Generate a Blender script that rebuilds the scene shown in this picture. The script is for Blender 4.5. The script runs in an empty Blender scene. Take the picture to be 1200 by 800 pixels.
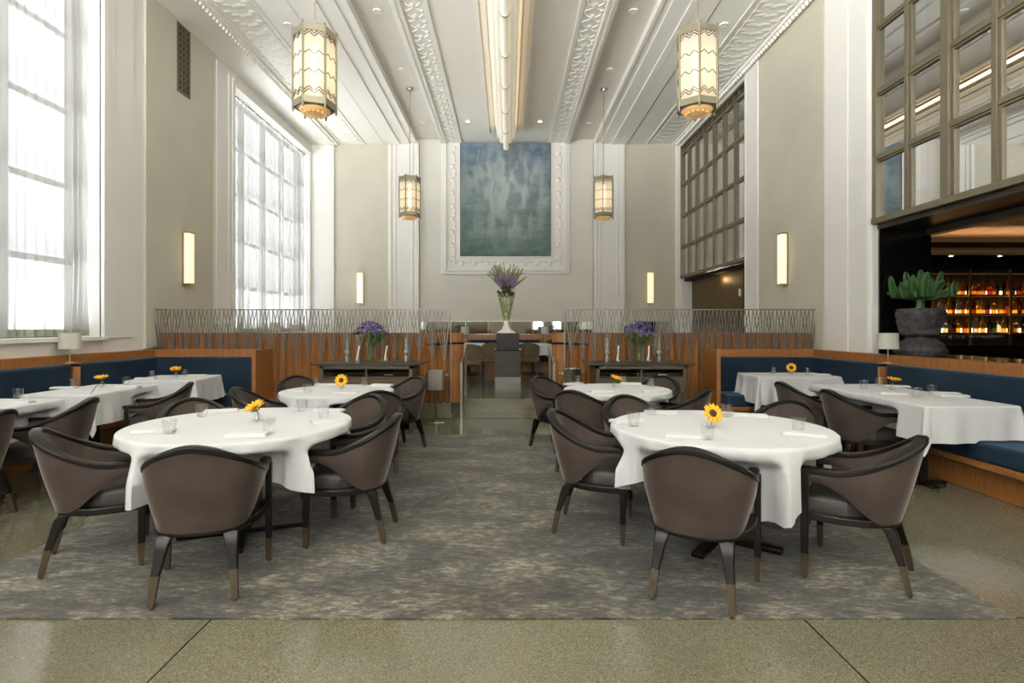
import bpy, math, random
from mathutils import Vector, Matrix
PI = math.pi
scn = bpy.context.scene
COL = scn.collection

# ------------------------------------------------------------------ helpers
def lerp(a, b, t): return a + (b - a) * t
def sst(a, b, x):
    t = max(0.0, min(1.0, (x - a) / (b - a))); return t * t * (3 - 2 * t)

class MB:
    """collects shapes into ONE mesh"""
    def __init__(s): s.v = []; s.f = []; s.m = []; s.mi = 0
    def add(s, vs, fs):
        o = len(s.v); s.v += [tuple(p) for p in vs]
        for f in fs: s.f.append([i + o for i in f]); s.m.append(s.mi)
        return s
    def box(s, x0, x1, y0, y1, z0, z1):
        return s.add([(x0,y0,z0),(x1,y0,z0),(x1,y1,z0),(x0,y1,z0),(x0,y0,z1),(x1,y0,z1),(x1,y1,z1),(x0,y1,z1)],
              [(3,2,1,0),(4,5,6,7),(0,1,5,4),(1,2,6,5),(2,3,7,6),(3,0,4,7)])
    def obox(s, c, rz, sx, sy, z0, z1):
        ca, sa = math.cos(rz), math.sin(rz); pts = []
        for z in (z0, z1):
            for ax, ay in ((-1,-1),(1,-1),(1,1),(-1,1)):
                x, y = ax*sx/2, ay*sy/2
                pts.append((c[0]+x*ca-y*sa, c[1]+x*sa+y*ca, z))
        return s.add(pts, [(3,2,1,0),(4,5,6,7),(0,1,5,4),(1,2,6,5),(2,3,7,6),(3,0,4,7)])
    def bar(s, p0, p1, w, h=None, w1=None, h1=None, up=(0,0,1)):
        h = h or w; w1 = w1 or w; h1 = h1 or (h if w1 == w else h*w1/w)
        p0, p1 = Vector(p0), Vector(p1); d = (p1-p0).normalized(); u = Vector(up)
        if abs(d.dot(u)) > .98: u = Vector((0,1,0))
        a = d.cross(u).normalized(); b = a.cross(d).normalized(); vs = []
        for p, ww, hh in ((p0,w,h),(p1,w1,h1)):
            for i, j in ((-1,-1),(1,-1),(1,1),(-1,1)): vs.append(p + a*(i*ww/2) + b*(j*hh/2))
        return s.add(vs, [(0,1,2,3),(7,6,5,4),(0,4,5,1),(1,5,6,2),(2,6,7,3),(3,7,4,0)])
    def tube(s, pts, r, n=8, r_end=None, caps=True):
        pts = [Vector(p) for p in pts]; k = len(pts); rings = []; a = None
        for i, p in enumerate(pts):
            d = (pts[min(i+1,k-1)] - pts[max(i-1,0)])
            d = d.normalized() if d.length > 1e-9 else Vector((0,0,1))
            if a is None:
                u = Vector((0,0,1)) if abs(d.z) < .9 else Vector((1,0,0)); a = d.cross(u).normalized()
            else:
                a = (a - d*a.dot(d)); a = a.normalized() if a.length > 1e-6 else d.orthogonal().normalized()
            b = d.cross(a)
            rr = r[i] if isinstance(r, (list,tuple)) else (r if r_end is None else lerp(r, r_end, i/max(1,k-1)))
            rings.append([p + a*(rr*math.cos(2*PI*j/n)) + b*(rr*math.sin(2*PI*j/n)) for j in range(n)])
        vs = [q for R in rings for q in R]; fs = []
        for i in range(k-1):
            for j in range(n): fs.append((i*n+j, i*n+(j+1)%n, (i+1)*n+(j+1)%n, (i+1)*n+j))
        if caps: fs.append(tuple(range(n-1,-1,-1))); fs.append(tuple((k-1)*n+j for j in range(n)))
        return s.add(vs, fs)
    def lathe(s, prof, n=20, c=(0,0,0), close=False):
        vs = []; fs = []; k = len(prof)
        for r, z in prof:
            for j in range(n): vs.append((c[0]+r*math.cos(2*PI*j/n), c[1]+r*math.sin(2*PI*j/n), c[2]+z))
        for i in range(k-1):
            for j in range(n): fs.append((i*n+j, i*n+(j+1)%n, (i+1)*n+(j+1)%n, (i+1)*n+j))
        if prof[0][0] > 1e-6 and not close: fs.append(tuple(range(n-1,-1,-1)))
        if prof[-1][0] > 1e-6 and not close: fs.append(tuple((k-1)*n+j for j in range(n)))
        return s.add(vs, fs)
    def ball(s, c, rx, ry=None, rz=None, n=10, m=6):
        ry = ry or rx; rz = rz or rx; vs = [(c[0],c[1],c[2]-rz)]; fs = []
        for i in range(1, m):
            t = -PI/2 + PI*i/m
            for j in range(n):
                a = 2*PI*j/n; vs.append((c[0]+rx*math.cos(t)*math.cos(a), c[1]+ry*math.cos(t)*math.sin(a), c[2]+rz*math.sin(t)))
        vs.append((c[0],c[1],c[2]+rz)); L = len(vs)-1
        for j in range(n):
            fs.append((0, 1+(j+1)%n, 1+j)); fs.append((L, 1+(m-2)*n+j, 1+(m-2)*n+(j+1)%n))
        for i in range(m-2):
            for j in range(n):
                a = 1+i*n; fs.append((a+j, a+(j+1)%n, a+n+(j+1)%n, a+n+j))
        return s.add(vs, fs)
    def prism(s, poly, z0, z1):
        n = len(poly); vs = [(x,y,z0) for x,y in poly] + [(x,y,z1) for x,y in poly]
        fs = [tuple(range(n-1,-1,-1)), tuple(range(n,2*n))] + [(i,(i+1)%n,n+(i+1)%n,n+i) for i in range(n)]
        return s.add(vs, fs)
    def prism_y(s, poly, y0, y1):          # polygon in x,z run along y
        n = len(poly); vs = [(x,y0,z) for x,z in poly] + [(x,y1,z) for x,z in poly]
        fs = [tuple(range(n)), tuple(range(2*n-1,n-1,-1))] + [((i+1)%n,i,n+i,n+(i+1)%n) for i in range(n)]
        return s.add(vs, fs)
    def prism_x(s, poly, x0, x1):          # polygon in y,z run along x
        n = len(poly); vs = [(x0,y,z) for y,z in poly] + [(x1,y,z) for y,z in poly]
        fs = [tuple(range(n-1,-1,-1)), tuple(range(n,2*n))] + [(i,(i+1)%n,n+(i+1)%n,n+i) for i in range(n)]
        return s.add(vs, fs)
    def build(s, name, mat, parent=None, smooth=False, bevel=0, seg=2, angle=35):
        me = bpy.data.meshes.new(name); me.from_pydata(s.v, [], s.f)
        mats = mat if isinstance(mat, (list,tuple)) else [mat]
        for m in mats: me.materials.append(m)
        if len(mats) > 1: me.polygons.foreach_set('material_index', s.m)
        me.validate(); me.update()
        o = bpy.data.objects.new(name, me); COL.objects.link(o)
        if bevel:
            b = o.modifiers.new('bevel','BEVEL'); b.width = bevel; b.segments = seg; b.limit_method = 'ANGLE'; b.angle_limit = math.radians(40)
            smooth = True
        if smooth:
            me.shade_smooth()
            try: me.set_sharp_from_angle(angle=math.radians(angle))
            except Exception: pass
        if parent is not None: o.parent = parent
        return o

def tag(o, label=None, cat=None, group=None, kind=None):
    if label: o['label'] = label
    if cat: o['category'] = cat
    if group: o['group'] = group
    if kind: o['kind'] = kind
    return o
def thing(name, label, cat, loc=(0,0,0), rz=0, group=None):
    o = bpy.data.objects.new(name, None); COL.objects.link(o); o.empty_display_size = .1
    o.location = loc; o.rotation_euler = (0,0,rz)
    return tag(o, label, cat, group)
def dup(root, loc, rz, label, group=None, scale=None):
    r = root.copy(); COL.objects.link(r); r.location = loc; r.rotation_euler = (0,0,rz); r['label'] = label
    if group: r['group'] = group
    if scale: r.scale = (scale,)*3
    for ch in list(root.children):
        c = ch.copy(); COL.objects.link(c); c.parent = r
        for g in list(ch.children):
            d = g.copy(); COL.objects.link(d); d.parent = c
    return r
def struct(o, label, cat):
    return tag(o, label, cat, kind='structure')

# ------------------------------------------------------------------ materials
def srgb(r, g, b):
    f = lambda c: (c/255/12.92) if c/255 <= .04045 else ((c/255+.055)/1.055)**2.4
    return (f(r), f(g), f(b), 1)
def new_mat(name):
    m = bpy.data.materials.new(name); m.use_nodes = True
    nt = m.node_tree; return m, nt, nt.nodes['Principled BSDF'], nt.nodes['Material Output']
def N(nt, t, **k):
    n = nt.nodes.new(t)
    for a, v in k.items(): setattr(n, a, v)
    return n
def setp(b, **k):
    for a, v in k.items():
        if a in b.inputs: b.inputs[a].default_value = v
def ramp(nt, stops):
    r = N(nt, 'ShaderNodeValToRGB'); e = r.color_ramp.elements
    while len(e) < len(stops): e.new(.5)
    for i, (p, c) in enumerate(stops): e[i].position = p; e[i].color = c
    return r
def coords(nt, kind='Object', scale=(1,1,1), rot=(0,0,0)):
    if kind == 'World':
        g = N(nt, 'ShaderNodeNewGeometry'); src = g.outputs['Position']
    else:
        g = N(nt, 'ShaderNodeTexCoord'); src = g.outputs[kind]
    mp = N(nt, 'ShaderNodeMapping'); mp.inputs['Scale'].default_value = scale; mp.inputs['Rotation'].default_value = rot
    nt.links.new(src, mp.inputs['Vector']); return mp.outputs['Vector']
def mat(name, col, rough=.5, metal=0, var=.0, vscale=6, bump=0, bscale=80, kind='World', spec=.5, **k):
    m, nt, b, out = new_mat(name); setp(b, **{'Base Color': col, 'Roughness': rough, 'Metallic': metal, 'Specular IOR Level': spec})
    for a, v in k.items(): setp(b, **{a.replace('_',' '): v})
    if var:
        n = N(nt, 'ShaderNodeTexNoise'); n.inputs['Scale'].default_value = vscale; n.inputs['Detail'].default_value = 5
        nt.links.new(coords(nt, kind), n.inputs['Vector'])
        lo = tuple(c*(1-var) for c in col[:3])+(1,); hi = tuple(min(1,c*(1+var)) for c in col[:3])+(1,)
        r = ramp(nt, [(.3,lo),(.7,hi)]); nt.links.new(n.outputs['Fac'], r.inputs['Fac']); nt.links.new(r.outputs['Color'], b.inputs['Base Color'])
    if bump:
        n = N(nt, 'ShaderNodeTexNoise'); n.inputs['Scale'].default_value = bscale; n.inputs['Detail'].default_value = 4
        nt.links.new(coords(nt, kind), n.inputs['Vector'])
        bp = N(nt, 'ShaderNodeBump'); bp.inputs['Strength'].default_value = bump; bp.inputs['Distance'].default_value = .01
        nt.links.new(n.outputs['Fac'], bp.inputs['Height']); nt.links.new(bp.outputs['Normal'], b.inputs['Normal'])
    return m
def wood(name, c0, c1, rough=.3, scale=(30,30,1.5), kind='World', coat=.2, spec=.5):
    m, nt, b, out = new_mat(name); setp(b, **{'Roughness': rough, 'Specular IOR Level': spec, 'Coat Weight': coat, 'Coat Roughness': .15})
    v = coords(nt, kind, scale)
    n = N(nt, 'ShaderNodeTexNoise'); n.inputs['Scale'].default_value = 1.6; n.inputs['Detail'].default_value = 8; n.inputs['Roughness'].default_value = .65
    nt.links.new(v, n.inputs['Vector'])
    r = ramp(nt, [(.25,c0),(.75,c1)]); nt.links.new(n.outputs['Fac'], r.inputs['Fac']); nt.links.new(r.outputs['Color'], b.inputs['Base Color'])
    return m
def emit(name, col, st):
    m, nt, b, out = new_mat(name); setp(b, **{'Base Color': (.8,.8,.75,1), 'Emission Color': col, 'Emission Strength': st, 'Roughness': .5}); return m
def thin_glass(name, tint=(1,1,1,1), gloss=.12, rough=.02, edge=.6):
    m, nt, b, out = new_mat(name); nt.nodes.remove(b)
    tr = N(nt,'ShaderNodeBsdfTransparent'); tr.inputs['Color'].default_value = tint
    gl = N(nt,'ShaderNodeBsdfGlossy'); gl.inputs['Roughness'].default_value = rough; gl.inputs['Color'].default_value = (1,1,1,1)
    lw = N(nt,'ShaderNodeLayerWeight'); lw.inputs['Blend'].default_value = .5
    pw = N(nt,'ShaderNodeMath', operation='POWER'); pw.inputs[1].default_value = 3.5; nt.links.new(lw.outputs['Facing'], pw.inputs[0])
    ad = N(nt,'ShaderNodeMath', operation='MULTIPLY_ADD', use_clamp=True); ad.inputs[1].default_value = edge; ad.inputs[2].default_value = gloss
    nt.links.new(pw.outputs[0], ad.inputs[0])
    mx = N(nt,'ShaderNodeMixShader'); nt.links.new(ad.outputs[0], mx.inputs[0]); nt.links.new(tr.outputs[0], mx.inputs[1]); nt.links.new(gl.outputs[0], mx.inputs[2])
    nt.links.new(mx.outputs[0], out.inputs['Surface']); return m

M = {}
M['white'] = mat('white_plaster', srgb(230,228,223), .55, var=.02, vscale=1.2)
M['ceil'] = mat('ceiling_paint', srgb(240,238,231), .6, var=.015, vscale=.8)
M['recess'] = mat('ceiling_recess_shade', srgb(222,218,208), .6)  # darker tone puts the shade of the recess into the ceiling colour
M['tan'] = mat('taupe_wall_paint', srgb(194,190,174), .6, var=.04, vscale=1.5, bump=.05, bscale=40)
M['grey'] = mat('pale_grey_wall_paint', srgb(216,214,206), .6, var=.02, vscale=1.5)
M['bronze'] = mat('bronze_paint', srgb(112,104,84), .4, .25, var=.06, vscale=4)
M['dbronze'] = mat('dark_bronze', srgb(58,52,42), .4, .3)
M['black'] = mat('black_lacquer', srgb(16,14,12), .16, var=.1)
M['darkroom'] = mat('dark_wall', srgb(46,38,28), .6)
M['nickel'] = mat('brushed_nickel', srgb(176,170,158), .28, .9, var=.05, vscale=20)
M['steel'] = mat('polished_steel', srgb(200,198,192), .14, 1.0, var=.04, vscale=10)
M['pewter'] = mat('pewter_rod', srgb(128,125,117), .38, .6)
M['walnut'] = wood('walnut', srgb(90,56,25), srgb(178,120,64), .34)
M['walnut_b'] = wood('walnut_banquette', srgb(104,64,30), srgb(172,114,60), .32, scale=(60,60,2))
M['console'] = wood('console_oak', srgb(54,45,30), srgb(96,80,55), .42, scale=(2,30,30))
M['cabinet'] = wood('stand_oak', srgb(38,31,23), srgb(66,54,40), .4, scale=(2,30,30))
M['cdark'] = wood('chair_wood', srgb(11,9,6), srgb(24,18,12), .32, scale=(3,3,12), kind='Object', coat=.05, spec=.25)
M['ferrule'] = mat('bronze_ferrule', srgb(72,61,45), .38, .4)
M['leather'] = mat('seat_leather', srgb(35,31,24), .5, var=.12, vscale=9, bump=.12, bscale=160, kind='Object')
M['velvet'] = mat('taupe_velvet', srgb(66,57,51), .8, var=.22, vscale=5, bump=.08, bscale=300, kind='Object', spec=.15, Sheen_Weight=.85, Sheen_Roughness=.3, Sheen_Tint=srgb(196,184,178))
M['blue'] = mat('blue_velvet', srgb(26,42,57), .7, var=.22, vscale=2.2, bump=.06, bscale=200, spec=.2, Sheen_Weight=.6, Sheen_Roughness=.3, Sheen_Tint=srgb(110,152,186))
M['olive'] = mat('olive_brown_fabric', srgb(92,78,52), .7, var=.1, kind='Object', Sheen_Weight=.3)
M['linen'] = mat('white_linen', srgb(196,196,196), .75, bump=.1, bscale=45, Sheen_Weight=.15)
M['napkin'] = mat('napkin_linen', srgb(205,205,203), .7)
M['glass'] = thin_glass('clear_tumbler_glass', (.97,.975,.975,1), .05, .03, .6)
M['vglass'] = thin_glass('vase_glass', (.96,.975,.965,1), .04, .03, .5)
M['winframe'] = mat('window_frame_paint', srgb(84,80,72), .5)
M['hem'] = mat('curtain_hem', srgb(150,152,140), .8)
M['lanternframe'] = mat('lantern_bronze', srgb(138,132,110), .4, .5)
M['wglass'] = thin_glass('window_glass', (.95,.97,.98,1), .03)
M['pane'] = thin_glass('reflective_pane', (.62,.66,.68,1), .62, .01, .38)
M['mirror'] = mat('mirror_glass', (.75,.76,.75,1), .03, 1.0)
M['petal'] = mat('yellow_petal', srgb(246,176,24), .6, var=.15, vscale=60, Subsurface_Weight=.0)
M['disc'] = mat('sunflower_disc', srgb(58,34,12), .9, bump=.5, bscale=500)
M['stem'] = mat('green_stem', srgb(86,112,44), .6, var=.2, vscale=30)
M['leaf'] = mat('green_leaf', srgb(58,92,40), .55, var=.3, vscale=25)
M['purple'] = mat('purple_bloom', srgb(84,66,136), .7, var=.4, vscale=40)
M['lilac'] = mat('lilac_bloom', srgb(224,204,232), .7, var=.25, vscale=30)
M['dpurple'] = mat('dark_plum_bloom', srgb(70,48,72), .7, var=.4, vscale=40)
M['bud'] = mat('pale_green_bud', srgb(140,150,92), .6, var=.3, vscale=30)
M['crystal'] = mat('frosted_crystal', srgb(206,208,204), .15, Transmission_Weight=.4)
M['porcelain'] = mat('white_porcelain', srgb(236,234,228), .2)
M['stone'] = mat('black_lava_stone', srgb(58,56,56), .85, var=.6, vscale=16, bump=.9, bscale=26)
M['soil'] = mat('soil', srgb(120,92,58), .95, var=.3, vscale=60, bump=.6)
M['cactus'] = mat('cactus_skin', srgb(46,80,36), .5, var=.35, vscale=14, bump=.4, bscale=60)
M['shade'] = mat('grey_lamp_shade', srgb(186,184,172), .8)
M['wax'] = mat('white_wax', srgb(232,226,212), .5)
M['brass'] = mat('brass', srgb(196,160,92), .3, .9)
M['grille'] = mat('grille_bronze', srgb(104,96,78), .5, .3)
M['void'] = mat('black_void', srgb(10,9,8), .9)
M['seat_blk'] = mat('black_louver', srgb(24,22,20), .4)
M['glow_lantern'] = emit('lantern_lamp_glow', (1,.78,.48,1), 4.5)
M['glow_sconce'] = emit('sconce_glow', (1,.82,.46,1), .68)
M['glow_tube'] = emit('ceiling_tube_glow', (1,.84,.56,1), .22)
M['glow_strip'] = emit('shelf_strip_glow', (1,.72,.36,1), 5)
M['glow_cove2'] = emit('ceiling_glow', (1,.70,.38,1), 4.0)
M['glow_down'] = emit('downlight_glow', (1,.88,.68,1), 14)
M['glow_cove'] = emit('cove_glow', (1,.72,.42,1), 11)
M['barceil'] = mat('bar_ceiling', srgb(196,150,110), .35, .2, var=.2, vscale=14, bump=.3, bscale=30)

def panel_glass():
    m, nt, b, out = new_mat('lantern_glass'); nt.nodes.remove(b)
    tl = N(nt,'ShaderNodeBsdfTranslucent'); tl.inputs['Color'].default_value = (.95,.88,.74,1)
    df = N(nt,'ShaderNodeBsdfDiffuse'); df.inputs['Color'].default_value = (.85,.82,.74,1)
    tr = N(nt,'ShaderNodeBsdfTransparent'); tr.inputs['Color'].default_value = (1,.95,.85,1)
    em = N(nt,'ShaderNodeEmission'); em.inputs['Color'].default_value = (1,.82,.55,1); em.inputs['Strength'].default_value = .04
    a = N(nt,'ShaderNodeMixShader'); a.inputs[0].default_value = .45; nt.links.new(tl.outputs[0], a.inputs[1]); nt.links.new(df.outputs[0], a.inputs[2])
    c = N(nt,'ShaderNodeMixShader'); c.inputs[0].default_value = .20; nt.links.new(a.outputs[0], c.inputs[1]); nt.links.new(tr.outputs[0], c.inputs[2])
    d = N(nt,'ShaderNodeAddShader'); nt.links.new(c.outputs[0], d.inputs[0]); nt.links.new(em.outputs[0], d.inputs[1])
    nt.links.new(d.outputs[0], out.inputs['Surface']); return m
M['lantern'] = panel_glass()
M['bowl'] = mat('amber_bowl_glass', srgb(206,160,100), .35)
M['bowl'].node_tree.nodes['Principled BSDF'].inputs['Emission Color'].default_value = (1,.66,.30,1); M['bowl'].node_tree.nodes['Principled BSDF'].inputs['Emission Strength'].default_value = .18
def sheer():
    m, nt, b, out = new_mat('sheer_curtain'); nt.nodes.remove(b)
    tl = N(nt,'ShaderNodeBsdfTranslucent'); tl.inputs['Color'].default_value = (.105,.105,.104,1)
    df = N(nt,'ShaderNodeBsdfDiffuse'); df.inputs['Color'].default_value = (.50,.50,.495,1)
    tr = N(nt,'ShaderNodeBsdfTransparent'); tr.inputs['Color'].default_value = (1,1,1,1)
    a = N(nt,'ShaderNodeMixShader'); a.inputs[0].default_value = .78; nt.links.new(tl.outputs[0], a.inputs[1]); nt.links.new(df.outputs[0], a.inputs[2])
    c = N(nt,'ShaderNodeMixShader'); c.inputs[0].default_value = .14; nt.links.new(a.outputs[0], c.inputs[1]); nt.links.new(tr.outputs[0], c.inputs[2])
    nt.links.new(c.outputs[0], out.inputs['Surface']); return m
M['sheer'] = sheer()
def terrazzo(joints=True):
    m, nt, b, out = new_mat('terrazzo'); setp(b, **{'Roughness': .14, 'Specular IOR Level': .5})
    v = coords(nt, 'World')
    n1 = N(nt,'ShaderNodeTexVoronoi'); n1.inputs['Scale'].default_value = 210; nt.links.new(v, n1.inputs['Vector'])
    r1 = ramp(nt, [(0,srgb(82,78,62)),(.30,srgb(106,102,83)),(.75,srgb(113,109,90)),(1,srgb(134,129,110))])
    sep = N(nt,'ShaderNodeSeparateColor'); nt.links.new(n1.outputs['Color'], sep.inputs[0]); nt.links.new(sep.outputs[0], r1.inputs['Fac'])
    n2 = N(nt,'ShaderNodeTexNoise'); n2.inputs['Scale'].default_value = 1.1; n2.inputs['Detail'].default_value = 3; nt.links.new(v, n2.inputs['Vector'])
    r2 = ramp(nt, [(.3,(.80,.80,.80,1)),(.7,(1.0,1.0,1.0,1))]); nt.links.new(n2.outputs['Fac'], r2.inputs['Fac'])
    mx = N(nt,'ShaderNodeMix', data_type='RGBA', blend_type='MULTIPLY'); mx.inputs['Factor'].default_value = 1
    nt.links.new(r1.outputs['Color'], mx.inputs['A']); nt.links.new(r2.outputs['Color'], mx.inputs['B'])
    col = mx.outputs['Result']
    if joints:
        sx = N(nt,'ShaderNodeSeparateXYZ'); nt.links.new(v, sx.inputs[0]); fac = None
        for ax, off in (('X',1.42),('Y',-2.63)):
            a = N(nt,'ShaderNodeMath', operation='ADD'); a.inputs[1].default_value = off + 284.0 + 1.42; nt.links.new(sx.outputs[ax], a.inputs[0])
            mo = N(nt,'ShaderNodeMath', operation='MODULO'); mo.inputs[1].default_value = 2.84; nt.links.new(a.outputs[0], mo.inputs[0])
            sb = N(nt,'ShaderNodeMath', operation='SUBTRACT'); sb.inputs[1].default_value = 1.42; nt.links.new(mo.outputs[0], sb.inputs[0])
            ab = N(nt,'ShaderNodeMath', operation='ABSOLUTE'); nt.links.new(sb.outputs[0], ab.inputs[0])
            lt = N(nt,'ShaderNodeMath', operation='LESS_THAN'); lt.inputs[1].default_value = .0045; nt.links.new(ab.outputs[0], lt.inputs[0])
            if fac is None: fac = lt.outputs[0]
            else:
                mm = N(nt,'ShaderNodeMath', operation='MAXIMUM'); nt.links.new(fac, mm.inputs[0]); nt.links.new(lt.outputs[0], mm.inputs[1]); fac = mm.outputs[0]
        m2 = N(nt,'ShaderNodeMix', data_type='RGBA'); nt.links.new(fac, m2.inputs['Factor']); nt.links.new(col, m2.inputs['A']); m2.inputs['B'].default_value = srgb(46,40,28); col = m2.outputs['Result']
    nt.links.new(col, b.inputs['Base Color']); return m
M['terrazzo'] = terrazzo(); M['terrazzo_plain'] = terrazzo(False)
def rugmat():
    m, nt, b, out = new_mat('distressed_rug'); setp(b, **{'Roughness': .85, 'Specular IOR Level': .15, 'Sheen Weight': .2})
    L = nt.links.new
    v1 = coords(nt,'World',(.9,1.5,1),(0,0,.5)); v2 = coords(nt,'World',(6,13,1),(0,0,.45)); v3 = coords(nt,'World',(.45,.45,1)); v4 = coords(nt,'World',(14,60,1),(0,0,.1))
    def noise(v, s, d, r, dist=0):
        n = N(nt,'ShaderNodeTexNoise'); n.inputs['Scale'].default_value = s; n.inputs['Detail'].default_value = d; n.inputs['Roughness'].default_value = r; n.inputs['Distortion'].default_value = dist; L(v, n.inputs['Vector']); return n.outputs['Fac']
    a = noise(v1, 2.0, 10, .72, .6); c = noise(v2, 2.4, 9, .78, .4); d = noise(v3, 1.5, 3, .5); e = noise(v4, 1.0, 4, .6)
    s1 = N(nt,'ShaderNodeMath', operation='ADD'); L(a, s1.inputs[0]); L(c, s1.inputs[1])
    s2 = N(nt,'ShaderNodeMath', operation='MULTIPLY_ADD'); s2.inputs[1].default_value = .35; L(e, s2.inputs[0]); L(s1.outputs[0], s2.inputs[2])
    s3 = N(nt,'ShaderNodeMath', operation='MULTIPLY'); s3.inputs[1].default_value = .42; L(s2.outputs[0], s3.inputs[0])
    ra = ramp(nt, [(.41,srgb(38,37,33)),(.465,srgb(62,59,52)),(.51,srgb(86,82,71)),(.545,srgb(120,114,98)),(.60,srgb(166,158,140))]); L(s3.outputs[0], ra.inputs['Fac'])
    rd = ramp(nt, [(.38,srgb(112,117,128)),(.62,srgb(152,140,108))]); L(d, rd.inputs['Fac'])
    m2 = N(nt,'ShaderNodeMix', data_type='RGBA', blend_type='OVERLAY'); m2.inputs['Factor'].default_value = .45; L(ra.outputs['Color'], m2.inputs['A']); L(rd.outputs['Color'], m2.inputs['B'])
    L(m2.outputs['Result'], b.inputs['Base Color'])
    bp = N(nt,'ShaderNodeBump'); bp.inputs['Strength'].default_value = .3; bp.inputs['Distance'].default_value = .006; L(c, bp.inputs['Height']); L(bp.outputs['Normal'], b.inputs['Normal'])
    return m
M['rug'] = rugmat()
def artmat():
    m, nt, b, out = new_mat('abstract_canvas'); setp(b, **{'Roughness': .75, 'Specular IOR Level': .2}); L = nt.links.new
    gen = N(nt,'ShaderNodeTexCoord'); sx = N(nt,'ShaderNodeSeparateXYZ'); L(gen.outputs['Generated'], sx.inputs[0])
    v1 = coords(nt,'Generated',(1.8,1,6.5),(0,.12,0)); v2 = coords(nt,'Generated',(4.5,1,2.2),(0,.2,0)); v3 = coords(nt,'Generated',(2.2,1,2.2))
    n1 = N(nt,'ShaderNodeTexNoise'); n1.inputs['Scale'].default_value = 2; n1.inputs['Detail'].default_value = 9; n1.inputs['Roughness'].default_value = .68; n1.inputs['Distortion'].default_value = .25; L(v1, n1.inputs['Vector'])
    n2 = N(nt,'ShaderNodeTexNoise'); n2.inputs['Scale'].default_value = 2; n2.inputs['Detail'].default_value = 8; n2.inputs['Distortion'].default_value = .5; L(v2, n2.inputs['Vector'])
    n3 = N(nt,'ShaderNodeTexNoise'); n3.inputs['Scale'].default_value = 1.4; n3.inputs['Detail'].default_value = 3; L(v3, n3.inputs['Vector'])
    ad = N(nt,'ShaderNodeMath', operation='MULTIPLY_ADD'); ad.inputs[1].default_value = .5; L(n3.outputs['Fac'], ad.inputs[0]); L(sx.outputs['Z'], ad.inputs[2])
    rb = ramp(nt, [(.2,srgb(82,104,96)),(.5,srgb(90,112,106)),(.75,srgb(106,124,130)),(1.0,srgb(98,117,128)),(1.0,srgb(90,108,130))]) 
    sc = N(nt,'ShaderNodeMath', operation='MULTIPLY'); sc.inputs[1].default_value = .78; L(ad.outputs[0], sc.inputs[0]); L(sc.outputs[0], rb.inputs['Fac'])
    for e, p in zip(rb.color_ramp.elements, (.12,.38,.58,.78,.98)): e.position = p
    r1 = ramp(nt, [(.38,(.55,.57,.6,1)),(.50,(.95,.95,.95,1)),(.54,(1.12,1.12,1.1,1)),(.68,(1.7,1.7,1.65,1))]); L(n1.outputs['Fac'], r1.inputs['Fac'])
    mx = N(nt,'ShaderNodeMix', data_type='RGBA', blend_type='MULTIPLY'); mx.inputs['Factor'].default_value = .8; L(rb.outputs['Color'], mx.inputs['A']); L(r1.outputs['Color'], mx.inputs['B'])
    r2 = ramp(nt, [(.44,(0,0,0,1)),(.50,(.45,.45,.45,1)),(.62,(1,1,1,1))]); L(n2.outputs['Fac'], r2.inputs['Fac'])
    # pale scrubbed patch in the middle of the canvas
    cx = N(nt,'ShaderNodeVectorMath', operation='DISTANCE'); cx.inputs[1].default_value = (.52,.0,.60); L(gen.outputs['Generated'], cx.inputs[0])
    rr = ramp(nt, [(.05,(.85,.85,.85,1)),(.30,(.50,.50,.50,1)),(.62,(.08,.08,.08,1))]); L(cx.outputs['Value'], rr.inputs['Fac'])
    mf = N(nt,'ShaderNodeMath', operation='MULTIPLY'); L(rr.outputs['Color'], mf.inputs[0])
    ms = N(nt,'ShaderNodeMath', operation='ADD'); ms.inputs[1].default_value = .45; L(r2.outputs['Color'], ms.inputs[0]); L(ms.outputs[0], mf.inputs[1])
    m2 = N(nt,'ShaderNodeMix', data_type='RGBA'); L(mf.outputs[0], m2.inputs['Factor']); L(mx.outputs['Result'], m2.inputs['A']); m2.inputs['B'].default_value = srgb(168,178,176)
    L(m2.outputs['Result'], b.inputs['Base Color']); return m
M['art'] = artmat()
for nm, c in (('amber',(176,96,28)),('honey',(214,150,50)),('red',(120,34,18)),('green',(40,66,30)),('clear',(190,190,170)),('dark',(38,24,16)),('teal',(110,170,165))):
    M['b_'+nm] = mat('bottle_'+nm, srgb(*c), .12, Transmission_Weight=.55, IOR=1.3)

# ------------------------------------------------------------------ room numbers (metres; camera at 0,0,1.4 looking +Y)
XL, XR, YB, YF = -5.41, 4.72, 15.1, -6.0
ZC = 6.44
UP = .25      # raised floor behind the screens

# ------------------------------------------------------------------ floor
struct(MB().box(XL-.4, XR+6, YF, YB+.3, -.3, 0).build('floor', M['terrazzo']), 'polished greenish terrazzo floor with thin dark joints', 'floor')
m = MB(); m.box(XL, XR, 8.70, YB, 0, UP)
m.box(-.74, .74, 8.34, 8.70, 0, UP/2)
struct(m.build('step', M['terrazzo_plain'], bevel=.006), 'terrazzo steps and raised floor between the two wooden screens', 'step')
tag(MB().box(-2.97, 2.44, 2.61, 7.08, 0, .008).build('rug', M['rug'], bevel=.003), 'large grey and beige distressed rug under the four round tables', 'rug')

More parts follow.
